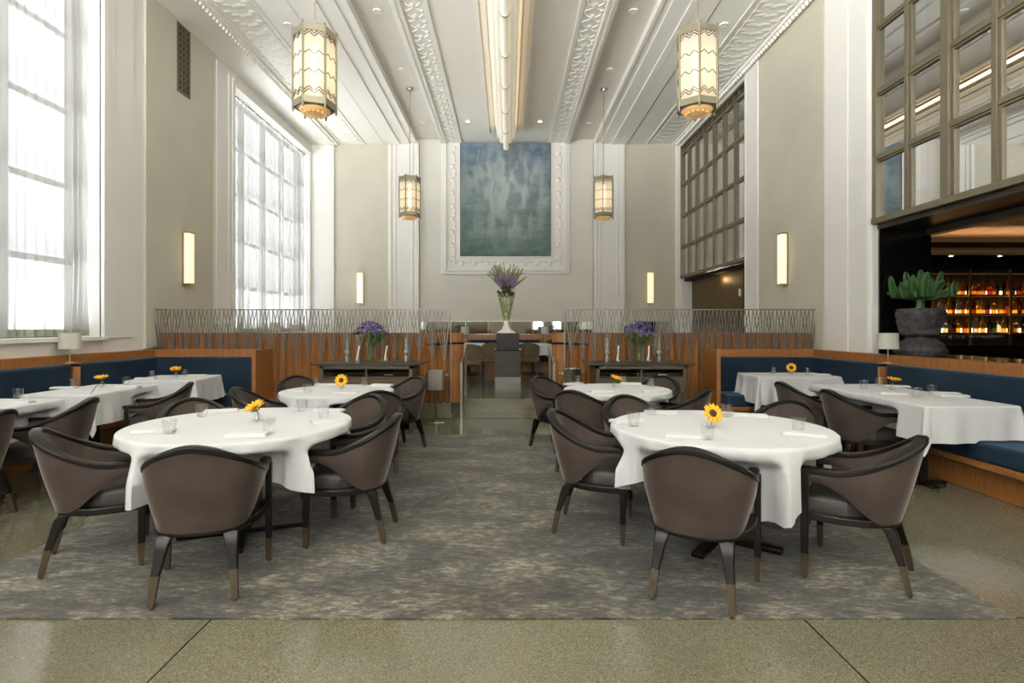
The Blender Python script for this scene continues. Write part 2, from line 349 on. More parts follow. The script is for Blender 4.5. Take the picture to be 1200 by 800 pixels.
# ------------------------------------------------------------------ left wall with two tall windows
WZ0, WZ1 = 1.27, 6.13
WIN_L = [(3.05, 7.26), (10.75, 14.95), (-4.65, -.45)]
m = MB()
T = XL - .45
def wl(y0, y1, z0, z1, x1=XL): m.box(T, x1, y0, y1, z0, z1)
wl(YF, YB+.3, 0, WZ0); wl(YF, YB+.3, WZ1, 6.8)
ys = sorted([YF, YB+.3] + [v for w in WIN_L for v in w])
for i in range(0, len(ys), 2): wl(ys[i], ys[i+1], WZ0, WZ1)
struct(m.build('wall_left', M['white']), 'white panelled wall with tall curtained windows', 'wall')
m = MB(); m.mi = 0
for y0, y1 in ((8.12, 9.97), (.42, 2.2)):
    m.box(XL-.01, XL+.035, y0, y1, 1.085, 6.42)
m.box(XL-.01, XL+.035, 8.72, 9.97, UP, 1.085)
struct(m.build('wall_left', M['tan']), 'taupe painted pier between the two left windows', 'wall')
m = MB()
for y0, y1 in WIN_L[:2]:
    for a, b, d in ((0,.09,.05),(.09,.22,.035),(.22,.62,.02)):
        m.box(XL-.02, XL+d, y1+a, y1+b, WZ0-.02, WZ1+.12+a*.5) if y1 < 14 else None
        m.box(XL-.02, XL+d, y0-b, y0-a, WZ0-.02, WZ1+.12+a*.5)
    m.box(XL-.02, XL+.05, y0, y1, WZ1, WZ1+.09); m.box(XL-.02, XL+.03, y0, y1, WZ1+.09, WZ1+.2)
    m.box(XL-.02, XL+.07, y0-.05, min(y1+.05, YB), WZ0-.05, WZ0)
struct(m.build('trim_1', M['white'], bevel=.004, seg=1), 'white stepped architraves round the left windows', 'trim')

def big_window(name, y0, y1, label):
    w = thing(name, label, 'window', (XL-.36, (y0+y1)/2, WZ0)); w['kind'] = 'structure'
    h = WZ1-WZ0; L = (y1-y0)/2; fr = MB()
    fr.box(-.06,.06,-L,-L+.09,0,h); fr.box(-.06,.06,L-.09,L,0,h); fr.box(-.06,.06,-L,L,0,.1); fr.box(-.06,.06,-L,L,h-.1,h)
    for k in range(1,4): y = -L+2*L*k/4; fr.box(-.05,.05,y-.045,y+.045,0,h)
    for k in range(1,5): z = h*k/5; fr.box(-.04,.04,-L,L,z-.04,z+.04)
    fr.build('window_frame', M['winframe'], w)
    MB().box(-.004,.004,-L,L,0,h).build('pane', M['wglass'], w)
    return w
big_window('window_1', *WIN_L[0], 'tall gridded window behind the nearest sheer curtain on the left')
big_window('window_2', *WIN_L[1], 'tall gridded window beside the far end wall on the left')
big_window('window_5', *WIN_L[2], 'tall gridded window behind the viewer on the left wall')

def curtain(y0, y1, label, seed, x=XL-.14, pitch=.13):
    R = random.Random(seed); n = int((y1-y0)/.018); zs = [WZ0+.015, WZ0+.10, WZ0+.101, 2.2, 3.2, 4.2, 5.2, 5.85, 6.0, WZ1-.02]
    ph = [R.uniform(0,6) for _ in range(4)]; vs = []; fs = []
    for j, z in enumerate(zs):
        t = (z-WZ0)/(WZ1-WZ0)
        for i in range(n+1):
            y = lerp(y0, y1, i/n); u = y + .02*math.sin(3*z+ph[3])*(1-t)
            w = math.sin(2*PI*u/pitch + 1.3*math.sin(2*PI*u/.71+ph[0]))*.6 + .5*math.sin(2*PI*u/.47+ph[1])
            a = lerp(.042, .02, t)
            vs.append((x + a*w, y, z))
    for j in range(len(zs)-1):
        for i in range(n): fs.append((j*(n+1)+i, j*(n+1)+i+1, (j+1)*(n+1)+i+1, (j+1)*(n+1)+i))
    c = thing('curtain', label, 'curtain', (0,0,0), 0, 'sheer curtains at the tall windows')
    MB().add(vs, fs).build('curtain_cloth', M['sheer'], c, smooth=True, angle=180)
    h = MB(); k = n+1
    h.add([(p[0]+.004,p[1],p[2]) for p in vs[:2*k]], [(i,i+1,k+i+1,k+i) for i in range(n)]).build('hem', M['hem'], c, smooth=True, angle=180)
    MB().tube([(x,y0,WZ1-.025),(x,y1,WZ1-.025)], .016, 8).build('curtain_track', M['dbronze'], c)
    return c
curtain(3.06, 7.25, 'white sheer curtain over the tall window nearest on the left', 3)
curtain(10.77, 12.54, 'white sheer curtain panel on the near half of the far left window', 5)
curtain(12.56, 14.93, 'white sheer curtain panel on the far half of the far left window', 8)

# ventilation grille on the left pier
g = thing('ventilation_grille', 'tall bronze fretwork vent grille high on the taupe pier', 'vent', (XL+.036, 9.05, 5.24))
b = MB(); b.box(0,.012,-.18,-.155,0,1.13); b.box(0,.012,.155,.18,0,1.13); b.box(0,.012,-.18,.18,0,.025); b.box(0,.012,-.18,.18,1.105,1.13)
b.build('grille_frame', M['grille'], g)
MB().box(0,.003,-.155,.155,.025,1.105).build('backing', M['void'], g)
b = MB()
for k in range(3): y = -.155+.31*k/3; b.box(.003,.01,y-.008,y+.008,.02,1.11) if k else None
for k in range(11):
    z = .03+1.08*k/11; b.box(.003,.010,-.155,.155,z-.006,z+.006)
    for i in range(3):
        yc = -.103+.103*i; zc = z+.049
        b.tube([(.007, yc+.034*math.cos(t*PI/5), zc+.036*math.sin(t*PI/5)) for t in range(11)], .007, 5)
b.build('fretwork', M['grille'], g)

# ------------------------------------------------------------------ back wall
struct(MB().box(XL-.45, XR+.6, YB, YB+.3, 0, 7).build('wall_back', M['grey']), 'pale grey end wall with the large painting', 'wall')
m = MB()
m.box(-4.78,-3.29,YB-.03,YB+.01,UP,6.5); m.box(3.23,4.66,YB-.03,YB+.01,UP,6.5)
struct(m.build('wall_back', M['tan']), 'taupe panels on the end wall beside the pilasters', 'wall')
m = MB()
for s, a in ((-1,0),(1,0)):
    x0, x1 = (-3.29,-2.44) if s < 0 else (2.36,3.23)
    m.box(x0,x1,YB-.07,YB,UP,6.5)
    for q0,q1,d in ((0,.10,.11),(.16,.22,.09),(.63,.69,.09),(.75,.85,.11)):
        m.box(x0+q0,x0+q1,YB-d,YB,UP,6.5)
m.box(XL,-4.78,YB-.08,YB,UP,6.5); m.box(4.62,XR,YB-.08,YB,UP,6.5)
struct(m.build('trim_2', M['white'], bevel=.006, seg=1), 'white fluted pilasters on the end wall', 'trim')
# moulded frame round the painting
m = MB(); Y0 = YB
def frame_ring(o, i, zo, zi, d):
    m.box(-o-.06,-i-.06,Y0-d,Y0,zo,6.5); m.box(i-.06,o-.06,Y0-d,Y0,zo,6.5); m.box(-i-.06,i-.06,Y0-d,Y0,zo,zi)
frame_ring(1.78,1.70,2.86,2.94,.06); frame_ring(1.70,1.62,2.94,3.0,.09); frame_ring(1.62,1.30,3.0,3.30,.045); frame_ring(1.30,1.24,3.30,3.36,.07)
frame_obj = struct(m.build('trim_3', M['white'], bevel=.006, seg=1), 'white moulded border round the painting', 'trim')
m = MB()
def motif(c, ux, uz, s=1):           # small rosette with two leaves, lying on the end wall
    m.ball((c[0], Y0-.05, c[1]), .075*s, .03, .075*s, 8, 4)
    for sg in (-1,1): m.ball((c[0]+ux*.12*sg+uz*.06, Y0-.05, c[1]+uz*.12*sg+ux*.06), .04+.05*abs(ux), .025, .04+.05*abs(uz), 8, 4)
for k in range(9):
    z = 3.3+.36*k
    motif((-1.52,z),0,1); motif((1.40,z),0,1)
for k in range(8): motif((-1.20+.345*k-.06+.0,3.15),1,0)
struct(m.build('trim_4', M['white'], smooth=True), 'row of moulded rosettes and leaves round the painting', 'trim')

p = thing('painting', 'large abstract blue green painting high on the end wall', 'painting', (-.06, YB-.05, 3.36))
MB().box(-1.235,1.235,-.03,.045,0,3.10).build('canvas', M['art'], p)
b = MB(); b.box(-1.25,-1.235,-.034,.045,-.014,3.10); b.box(1.235,1.25,-.034,.045,-.014,3.10); b.box(-1.25,1.25,-.034,.045,-.014,0)
b.build('edge_frame', M['dbronze'], p)

# mirror strips above the back banquette
for nm, x0, x1, lb in (('mirror',-2.40,2.32,'long low mirror above the back banquette under the painting'),('mirror',3.30,4.58,'short low mirror on the end wall behind the right screen')):
    q = thing(nm, lb, 'mirror', ((x0+x1)/2, YB-.02, 1.22)); L = (x1-x0)/2
    MB().box(-L,L,-.02,.01,0,.33).build('mirror_glass', M['mirror'], q)
    b = MB()
    for k in range(int(2*L/.62)+1): x = -L+k*.62; b.box(x-.004,x+.004,-.024,-.018,0,.33)
    b.box(-L,L,-.026,.0,.325,.338); b.build('mirror_edge', M['nickel'], q)

# ------------------------------------------------------------------ ceiling (stepped, runs along y)
m = MB(); Y1 = YB+.3
def slab(x0, x1, z, mi=0):
    m.mi = mi; m.box(x0, x1, YF, Y1, z, 7.0)
slab(-1.26,1.14,6.49)
for s in (1,-1):
    c = -.06
    def sl(a, b, z, mi=0): slab(*( (c+a, c+b) if s > 0 else (c-b, c-a)), z, mi)
    sl(1.20,1.27,6.455); sl(1.27,1.62,6.475); sl(1.62,1.66,6.43); sl(1.66,1.70,6.445); sl(1.70,1.74,6.43); sl(1.74,1.79,6.45)
    sl(1.79,2.44,6.585,1)
    sl(2.44,2.50,6.44); sl(2.50,2.62,6.46); sl(2.62,2.90,6.435); sl(2.90,3.02,6.41); sl(3.02,3.33,6.42); sl(3.33,3.36,6.47)
    sl(3.36,3.86,6.44); sl(3.86,3.89,6.42); sl(3.89,4.60,6.45); sl(4.60,4.74 if s>0 else 4.72,6.40)
slab(XL-.4,-4.76,6.405)
slab(4.66,XR+.7,6.405)
struct(m.build('ceiling', [M['ceil'], M['recess']], bevel=0), 'white stepped plaster ceiling with recessed bands', 'ceiling')
# moulded ornament on the ceiling
def band_centre(x0, x1, z):
    b = MB(); L = x1-x0; cx = (x0+x1)/2
    for ph in (0, PI):
        pts = [(cx + .40*L*math.sin(2*PI*y/.62+ph), y, z+.004) for y in [3.2+.0517*k for k in range(228)]]
        b.tube(pts, .016, 6)
    for k in range(38):
        y = 3.2+.31*k
        b.ball((cx, y+.155, z), .05, .08, .016, 8, 4)
        for sg in (-1,1): b.ball((cx+sg*.36*L, y, z), .04, .06, .014, 8, 4)
    return b
def band_leaf(x0, x1, z, seed):
    b = MB(); cx = (x0+x1)/2; L = x1-x0
    for k in range(46):
        y = 2.6+.27*k
        for i in range(5):
            t = i/4; b.ball((lerp(x0+.09, x1-.09, t), y+.13*math.sin(t*PI)-.05, z), .095, .06, .011, 10, 4)
        b.tube([(x0+.05,y-.13,z-.004),(x0+.03,y,z-.01),(x0+.05,y+.13,z-.004)], .010, 5)
        b.tube([(x1-.05,y-.13,z-.004),(x1-.02,y,z-.01),(x1-.05,y+.13,z-.004)], .010, 5)
    return b
def dentils(x, z, d=1):
    b = MB()
    for k in range(118):
        y = 3.2+.1*k; b.ball((x, y, z), .035, .036, .045, 6, 4)
    return b
cx = -.06
i = 5
for bb, lb in ((band_centre(cx-1.62,cx-1.27,6.475),'white guilloche moulding left of the long ceiling light'),
               (band_centre(cx+1.27,cx+1.62,6.475),'white guilloche moulding right of the long ceiling light'),
               (band_leaf(-4.60,-3.99,6.45,1),'white leaf moulding along the ceiling by the window wall'),
               (band_leaf(3.90,4.50,6.45,2),'white leaf moulding along the ceiling by the bar wall'),
               (dentils(-4.74,6.385),'small bead cornice above the window wall'),
               (dentils(4.60,6.385),'small bead cornice above the bar wall')):
    struct(bb.build('trim_%d' % i, M['ceil'], smooth=True, angle=60), lb, 'trim'); i += 1

# ------------------------------------------------------------------ right wall
WR = [(2.95, 7.06), (10.79, 14.88)]
m = MB(); T2 = XR+.68
def wr(y0,y1,z0,z1): m.box(XR, T2, y0, y1, z0, z1)
wr(YF, WR[0][0], 0, 6.8); wr(WR[0][0], WR[0][1], 0, 1.02); wr(WR[0][1], WR[1][0], 0, 6.8); wr(WR[1][1], YB+.3, 0, 6.8)
wr(WR[0][0], WR[0][1], 6.32, 6.8); wr(WR[1][0], WR[1][1], 6.32, 6.8)
struct(m.build('wall_right', M['white']), 'white wall with glazed screens above the bar opening', 'wall')
struct(MB().box(XR-.035, XR+.01, 8.12, 10.2, 0, 6.42).build('wall_right', M['tan']), 'taupe painted pier between the two glazed screens', 'wall')
m = MB()
for y0, y1, z0 in ((7.10,8.12,0),):
    for a, b, d in ((0,.14,.05),(.14,.26,.035),(.26,.44,.02),(.44,1.0,.03)): m.box(XR-d, XR+.02, y0+a, y0+b, z0, 6.4)
for a, b, d in ((10.2,10.28,.06),(10.28,10.72,.04),(10.72,10.78,.05),(14.9,15.0,.05)): m.box(XR-d, XR+.02, a, b, 0, 6.4)
struct(m.build('trim_11', M['white'], bevel=.004, seg=1), 'white stepped pilaster strips on the bar wall', 'trim')

def glazed(name, y0, y1, label, thick=()):
    w = thing(name, label, 'window', (XR+.03, y0, 2.72)); w['kind'] = 'structure'
    L = y1-y0; h = 6.32-2.72; rows = 4; top = h-.24; fr = MB()
    fr.box(-.045,.06,0,.075,0,h); fr.box(-.045,.06,L-.075,L,0,h); fr.box(-.06,.07,0,L,0,.075); fr.box(-.045,.06,0,L,h-.06,h); fr.box(-.035,.05,0,L,top-.03,top+.03)
    for k in range(1,7):
        y = L*k/7; t = .055 if k in thick else .03; d = .05 if k in thick else .035
        fr.box(-d,.05,y-t,y+t,0,top)
        fr.box(-.012,.03,y-t-.03,y+t+.03,.0,top)
    for r in range(1,rows):
        z = top*r/rows; fr.box(-.03,.045,0,L,z-.026,z+.026); fr.box(-.010,.028,0,L,z-.05,z+.05)
    for k in range(14):          # little fretwork frieze
        y = L*(k+.5)/14; fr.box(-.01,.02,y-.01,y+.01,top,h); fr.box(-.01,.02,y-L/28,y+L/28,top+.07,top+.085); fr.box(-.01,.02,y-L/28,y+L/28,top+.12,top+.135)
    fr.build('window_frame', M['bronze'], w, bevel=.004, seg=1)
    for k in range(7):
        for r in range(rows):
            ya, yb, za, zb = L*k/7+.03, L*(k+1)/7-.03, top*r/rows+.03, top*(r+1)/rows-.03
            MB().box(.014,.020,ya,yb,za,zb).build('pane', M['pane'], w)
    MB().box(.014,.02,.05,L-.05,top+.03,h-.05).build('frieze_backing', M['dbronze'], w)
    return w
glazed('window_3', WR[0][0], WR[0][1], 'bronze gridded glazed screen above the bar opening', thick=(5,2))
glazed('window_4', WR[1][0], WR[1][1], 'bronze gridded glazed screen beyond the right pier')

# mezzanine rooms behind the glazed screens
for y0, y1, lb in ((WR[0][0]-.3, WR[0][1]+.4, 'dim room behind the nearest glazed screen'), (WR[1][0]-.3, WR[1][1]+.3, 'warm room behind the far glazed screen')):
    x0, x1, z0, z1 = T2, T2+3.2, 3.0, 6.6; m = MB()
    m.box(x1,x1+.1,y0,y1,z0,z1); m.box(x0,x1,y0-.1,y0,z0,z1); m.box(x0,x1,y1,y1+.1,z0,z1); m.box(x0,x1,y0,y1,z1,z1+.1); m.box(x0-.6,x1,y0,y1,z0-.08,z0)
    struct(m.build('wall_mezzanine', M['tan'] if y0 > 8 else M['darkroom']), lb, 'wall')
cv = thing('cove_light', 'warm light strip on the ceiling inside the far glazed screen', 'ceiling light', (T2+1.6, 12.8, 6.5))
MB().box(-.06,.06,-2.1,2.1,.03,.08).build('light_strip', M['glow_cove'], cv); MB().box(-.1,.1,-2.15,2.15,.08,.1).build('housing', M['white'], cv)

# dark entrance below the far screen
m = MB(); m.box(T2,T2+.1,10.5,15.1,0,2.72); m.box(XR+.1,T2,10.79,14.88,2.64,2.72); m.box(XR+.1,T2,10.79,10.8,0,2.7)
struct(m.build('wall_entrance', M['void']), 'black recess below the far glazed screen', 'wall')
d = thing('door_1', 'bronze brown door panel standing in the dark recess below the far screen', 'door', (XR+.30, 13.2, 0)); d['kind'] = 'structure'
MB().box(-.02,.03,-1.6,1.62,UP,2.64).build('door_leaf', mat('door_bronze', srgb(92,72,36), .5, .5, var=.2, vscale=1.2), d, bevel=.004)
tag(MB().box(XR+.262, XR+.285, 11.70, 11.80, 2.06, 2.22).build('sign_plate', M['porcelain'], bevel=.004), 'small white sign plate on the bronze panel of the dark recess', 'sign')  # small white sign plate without lettering

# ------------------------------------------------------------------ front wall (behind the viewer)
FW = [(-4.9,-2.3,2.0,6.2),(-1.7,.9,2.0,6.2),(1.7,2.3,1.15,2.5),(3.0,3.5,1.15,2.5)]  # unseen openings placed for fill light; the low pair brightens the mirror
m = MB(); xs = [XL-.45]+[v for q in FW for v in q[:2]]+[XR+.7]
for i in range(0,len(xs),2): m.box(xs[i], xs[i+1], YF-.3, YF, 0, 7)
for a, b, z0, z1 in FW: m.box(a,b,YF-.3,YF,0,z0); m.box(a,b,YF-.3,YF,z1,7)
m.mi = 1; m.box(XL,1.6,YF,YF+.05,0,1.95); m.box(1.6,XR,YF,YF+.05,0,1.1); m.box(2.4,2.9,YF,YF+.05,1.1,1.95); m.box(3.6,XR,YF,YF+.05,1.1,1.95)  # dark lower facing added to darken what the mirror reflects
struct(m.build('wall_front', [M['white'],M['grille']]), 'white wall behind the viewer', 'wall')

# ------------------------------------------------------------------ bar behind the right opening
BX0, BX1, BY0, BY1 = T2, T2+4.4, 2.4, 10.1
m = MB()
m.box(BX1,BX1+.1,BY0,BY1,0,3); m.box(BX0,BX1,BY0-.1,BY0,0,3); m.box(BX0,BX1,BY1,BY1+.1,0,3)
m.box(BX0-.001,BX0+.05,WR[0][1],BY1,0,3); m.box(BX0,BX1,9.25,BY1,2.62,2.919)
struct(m.build('wall_bar', M['darkroom']), 'dark brown walls of the bar', 'wall')
struct(MB().box(BX0,BX1,BY0,BY1,2.92,3.0).build('ceiling', M['barceil']), 'coppery bar ceiling seen through the opening', 'ceiling')
m = MB(); m.box(XR+.06,BX0,WR[0][0],WR[0][1],2.66,2.72); m.box(BX0-.02,BX0+.10,WR[0][0],WR[0][1],2.58,2.92)
struct(m.build('trim_12', M['dbronze']), 'dark bronze soffit below the near glazed screen', 'trim')
struct(MB().box(XR+.07,BX0+.05,WR[0][1]-.03,WR[0][1]+.02,1.02,2.70).build('trim_13', M['black']), 'black lacquer jamb of the bar opening', 'trim')
struct(MB().box(XR,BX0+.06,WR[0][0],WR[0][1]-.03,1.00,1.06).build('trim_14', M['black']), 'black stone ledge of the bar opening', 'trim')

# ------------------------------------------------------------------ camera, world, light
cam = bpy.data.cameras.new('camera'); cam.sensor_width = 36; cam.lens = 640*36/1200; cam.shift_x = 5/1200; cam.shift_y = -17/1200; cam.clip_start = .05
co = bpy.data.objects.new('camera', cam); COL.objects.link(co); co.location = (0,0,1.4); co.rotation_euler = (PI/2,0,0); scn.camera = co
w = bpy.data.worlds.new('sky'); scn.world = w; w.use_nodes = True; nt = w.node_tree; bg = nt.nodes['Background']
tc = N(nt,'ShaderNodeTexCoord'); sx = N(nt,'ShaderNodeSeparateXYZ'); nt.links.new(tc.outputs['Generated'], sx.inputs[0])
r = ramp(nt, [(.0,(1,.985,.95,1)),(.42,(1,.99,.965,1)),(.485,(.20,.20,.198,1)),(.54,(.105,.105,.106,1)),(1,(.090,.092,.095,1))])
ma = N(nt,'ShaderNodeMath', operation='MULTIPLY_ADD'); ma.inputs[1].default_value = .5; ma.inputs[2].default_value = .5
nt.links.new(sx.outputs['Z'], ma.inputs[0]); nt.links.new(ma.outputs[0], r.inputs['Fac']); nt.links.new(r.outputs['Color'], bg.inputs['Color'])
bg.inputs['Strength'].default_value = 36.0
def light(name, kind, loc, rot, energy, col=(1,1,1), **k):
    l = bpy.data.lights.new(name, kind); l.energy = energy; l.color = col
    for a, v in k.items(): setattr(l, a, v)
    o = bpy.data.objects.new(name, l); COL.objects.link(o); o.location = loc; o.rotation_euler = rot; return o
for y0, y1 in WIN_L:
    o = light('window_portal', 'AREA', (XL-.46, (y0+y1)/2, (WZ0+WZ1)/2), (0,-PI/2,0), 1, shape='RECTANGLE', size=WZ1-WZ0, size_y=y1-y0)
    o.data.cycles.is_portal = True
for a, b, z0, z1 in FW:
    o = light('window_portal', 'AREA', ((a+b)/2, YF-.31, (z0+z1)/2), (PI/2,0,0), 1, shape='RECTANGLE', size=b-a, size_y=z1-z0)
    o.data.cycles.is_portal = True
scn.view_settings.view_transform = 'Standard'; scn.view_settings.look = 'None'; scn.view_settings.gamma = 1; scn.view_settings.exposure = .33; scn.view_settings.use_curve_mapping = False
cy = scn.cycles; cy.use_denoising = True; cy.max_bounces = 9; cy.diffuse_bounces = 5; cy.glossy_bounces = 4; cy.transmission_bounces = 6; cy.transparent_max_bounces = 16
cy.sample_clamp_indirect = 6; cy.caustics_reflective = False; cy.caustics_refractive = False; cy.blur_glossy = .5
# ------------------------------------------------------------------ armchair
def half_plan():
    pts = []; n = 2.5
    for i in range(25):
        a = -PI/2 + (PI/2)*i/24
        pts.append((.288*abs(math.cos(a))**(2/n), -.268*abs(math.sin(a))**(2/n)))
    for i in range(1,13): pts.append((lerp(.288,.277,i/12), .222*i/12))
    return pts
HP = half_plan()
_len = [0]
for a_, b_ in zip(HP, HP[1:]): _len.append(_len[-1]+math.hypot(b_[0]-a_[0], b_[1]-a_[1]))
def plan(u):                 # u in -1..1, 0 at the back
    t = abs(u)*_len[-1]; i = 0
    while i < len(_len)-2 and _len[i+1] < t: i += 1
    f = (t-_len[i])/max(1e-9,_len[i+1]-_len[i]); x = lerp(HP[i][0],HP[i+1][0],f); y = lerp(HP[i][1],HP[i+1][1],f)
    return (x if u >= 0 else -x, y)
def rim_z(u): return .598 + .192*(1-sst(.0,.80,abs(u)))
def low_z(u): return .345 + .190*sst(.40,.90,abs(u))
def kz(z): return lerp(.80, 1.0, sst(.30,.66,z))
def ky(z): return lerp(.81, 1.22, (z-.345)/.445)
def shell_pt(u, z, off):
    x, y = plan(u); e = .004
    xa, ya = plan(max(-1,u-e)); xb, yb = plan(min(1,u+e))
    tx, ty = xb-xa, yb-ya; L = math.hypot(tx,ty) or 1; nx, ny = ty/L, -tx/L    # outward
    k = kz(z); yk = ky(z) if y < 0 else 1
    return (x*k + nx*off, y*yk + ny*off, z)
def chair_parts(root):
    # velvet shell
    U = [-1+2*i/64 for i in range(65)]; V = 9; m = MB(); vs = []
    for side in (0,1):
        for u in U:
            for j in range(V):
                t = j/(V-1); z = lerp(low_z(u), rim_z(u)-.006, t)
                puff = .010*math.sin(PI*t)
                vs.append(shell_pt(u, z, (0 + puff*.6) if side == 0 else -(.046+puff)))
    fs = []; n = len(U); S = n*V
    for i in range(n-1):
        for j in range(V-1):
            a = i*V+j; fs.append((a,a+V,a+V+1,a+1)); fs.append((S+a,S+a+1,S+a+V+1,S+a+V))
        fs.append((i*V, S+i*V, S+(i+1)*V, (i+1)*V)); fs.append((i*V+V-1, (i+1)*V+V-1, S+(i+1)*V+V-1, S+i*V+V-1))
    for i in (0,n-1):
        for j in range(V-1):
            q = (i*V+j, i*V+j+1, S+i*V+j+1, S+i*V+j); fs.append(q if i == 0 else q[::-1])
    m.add(vs, fs).build('backrest', M['velvet'], root, smooth=True, angle=50)
    # glossy top rail following the rim
    m = MB(); sec = [(-.030,-.010),(-.030,.008),(-.020,.018),(.020,.018),(.030,.008),(.030,-.010),(.022,-.016),(-.022,-.016)]; vs = []; k = len(sec)
    UU = [-1.045+2.09*i/72 for i in range(73)]
    for u in UU:
        uc = max(-1,min(1,u)); ex = (abs(u)-1)*.62 if abs(u) > 1 else 0
        for o, dz in sec:
            x, y, z = shell_pt(uc, rim_z(uc), -.023+o); vs.append((x, y+ex, z+dz))
    fs = [(i*k+j, i*k+(j+1)%k, (i+1)*k+(j+1)%k, (i+1)*k+j) for i in range(72) for j in range(k)]
    fs.append(tuple(range(k))[::-1]); fs.append(tuple(72*k+j for j in range(k)))
    m.add(vs, fs).build('top_rail', M['cdark'], root, smooth=True, angle=40)
    # seat frame and cushion
    def outline(inset, front):
        P = []
        for i in range(33):
            u = -.86+1.72*i/32; x, y = plan(u); kk = lerp(.80,.97,sst(.35,.86,abs(u)))
            sx = (abs(x)*kk-inset)*(1 if x >= 0 else -1); P.append((sx if abs(x) > 1e-6 else 0, y*(.80 if y < 0 else 1) + (inset if y < 0 else 0)))
        x, _ = P[-1]; P = [(-x+.0, front)] + P + [(x, front)]
        return P
    MB().prism(outline(.0,.232), .325, .366).build('seat_frame', M['cdark'], root, bevel=.006)
    m = MB(); O = outline(.046,.238); rings = []
    for ins, z in ((0,.362),(0,.425),(.012,.447),(.04,.462),(.11,.470)):
        rings.append([(x*(1-ins/.26), lerp(.0,y,1-ins/.24) if y < .2 else y-ins*.6, z) for x, y in O])
    vs = [p for R in rings for p in R]; k = len(O)
    fs = [(i*k+j, i*k+(j+1)%k, (i+1)*k+(j+1)%k, (i+1)*k+j) for i in range(len(rings)-1) for j in range(k)]
    fs.append(tuple(range(k))[::-1]); fs.append(tuple((len(rings)-1)*k+j for j in range(k)))
    m.add(vs, fs).build('seat', M['leather'], root, smooth=True, angle=60)
    # legs, each with a bronze ferrule and glide
    for s in (-1,1):
        f = MB().bar((s*.270,.215,.588),(s*.270,.215,.135),.036,.040,.033,.036, up=(0,1,0)).build('leg', M['cdark'], root, bevel=.004)
        q = MB().bar((s*.270,.215,.135),(s*.270,.215,.010),.033,.036,.027,.028, up=(0,1,0)); q.lathe([(.009,0),(.009,.012)],8,(s*.270,.215,0)); q.build('ferrule', M['ferrule'], f)
        b, c = (s*.180,-.224,.150), (s*.192,-.254,.010)
        q = MB(); vs = []; RG = [((s*.152,-.150,.335),.078,.060),((s*.158,-.172,.312),.068,.056),((s*.164,-.186,.275),.058,.050),((s*.171,-.203,.215),.048,.043),((s*.180,-.224,.150),.041,.037)]
        for (cx_,cy_,cz_),w_,d_ in RG: vs += [(cx_-w_/2,cy_-d_/2,cz_),(cx_+w_/2,cy_-d_/2,cz_),(cx_+w_/2,cy_+d_/2,cz_),(cx_-w_/2,cy_+d_/2,cz_)]
        q.add(vs, [(0,1,2,3),(19,18,17,16)]+[(4*i+j,4*i+4+j,4*i+4+(j+1)%4,4*i+(j+1)%4) for i in range(4) for j in range(4)])
        r_ = q.build('leg', M['cdark'], root, bevel=.005)
        q = MB().bar(b, c, .040,.036,.029,.028, up=(0,1,0)); q.lathe([(.009,0),(.009,.012)],8,(s*.192,-.254,0)); q.build('ferrule', M['ferrule'], r_)

CH = {}       # chair centres and headings, for the cloths that they tuck under
_proto = None
def armchair(key, mid, d, label, group):
    """mid = floor point midway between the rear feet, d = heading"""
    global _proto
    L = math.hypot(*d); dx, dy = d[0]/L, d[1]/L; x, y = mid[0]+dx*.256, mid[1]+dy*.256
    rz = math.atan2(dy,dx)-PI/2; CH[key] = ((x,y),(dx,dy))
    z = .008 if -2.95 < x < 2.42 and 2.62 < y < 7.07 else 0
    if _proto is None:
        _proto = thing('armchair', label, 'chair', (x,y,z), rz, group); chair_parts(_proto); return _proto
    return dup(_proto, (x,y,z), rz, label, group)
G1 = 'armchairs at the round tables'; G2 = 'armchairs at the banquette tables'
for a in (
 ('A',(-1.575,2.735),(-.236,.972),'taupe armchair seen from behind at the left front round table, back to the viewer'),
 ('B',(-2.68,3.18),(.858,.513),'taupe armchair in profile on the window side of the left front round table'),
 ('C',(-.795,3.70),(-1,0),'taupe armchair in profile on the aisle side of the left front round table'),
 ('D',(-2.60,4.50),(.67,-.74),'taupe armchair showing only its arched rim behind the left front round table'),
 ('F',(-1.20,4.72),(-.47,-.88),'taupe armchair facing the viewer at the far aisle side of the left front round table'),
 ('E',(-2.62,5.35),(1,.12),'taupe armchair with window-lit back, left of the round table before the left sideboard'),
 ('G',(-1.22,5.10),(-.50,.87),'taupe armchair turned away, between the two left round tables'),
 ('H',(-1.10,6.46),(-.66,-.75),'taupe armchair beside the ice bucket stand at the left rear round table'),
 ('I',(-2.55,6.60),(.64,-.77),'taupe armchair in front of the left sideboard and next to the banquette end panel'),
 ('J',(.905,2.70),(.474,.878),'taupe armchair seen from behind at the right front round table, nearest the viewer'),
 ('K',(.366,3.875),(.95,-.30),'taupe armchair on the aisle side of the right front round table, leather seat showing'),
 ('L',(2.19,2.965),(-.79,.61),'taupe armchair at the rug corner on the bar side of the right front round table'),
 ('M',(2.27,4.37),(-.72,-.69),'taupe armchair facing the viewer behind the right front table, bar side'),
 ('N',(1.02,4.70),(.28,-.96),'taupe armchair facing the viewer behind the right front table, next to its far aisle side'),
 ('O',(1.84,5.16),(-.80,.60),'taupe armchair in profile between the right rear round table and the banquette end panel'),
 ('P',(.62,5.12),(.60,.80),'taupe armchair turned away at the near aisle side of the right rear round table'),
 ('Q',(.40,6.50),(.68,-.73),'taupe armchair by the round steel bucket at the right rear table'),
 ('R',(1.86,6.60),(-.62,-.78),'taupe armchair before the right sideboard at the right rear table')):
    armchair(*a, G1)
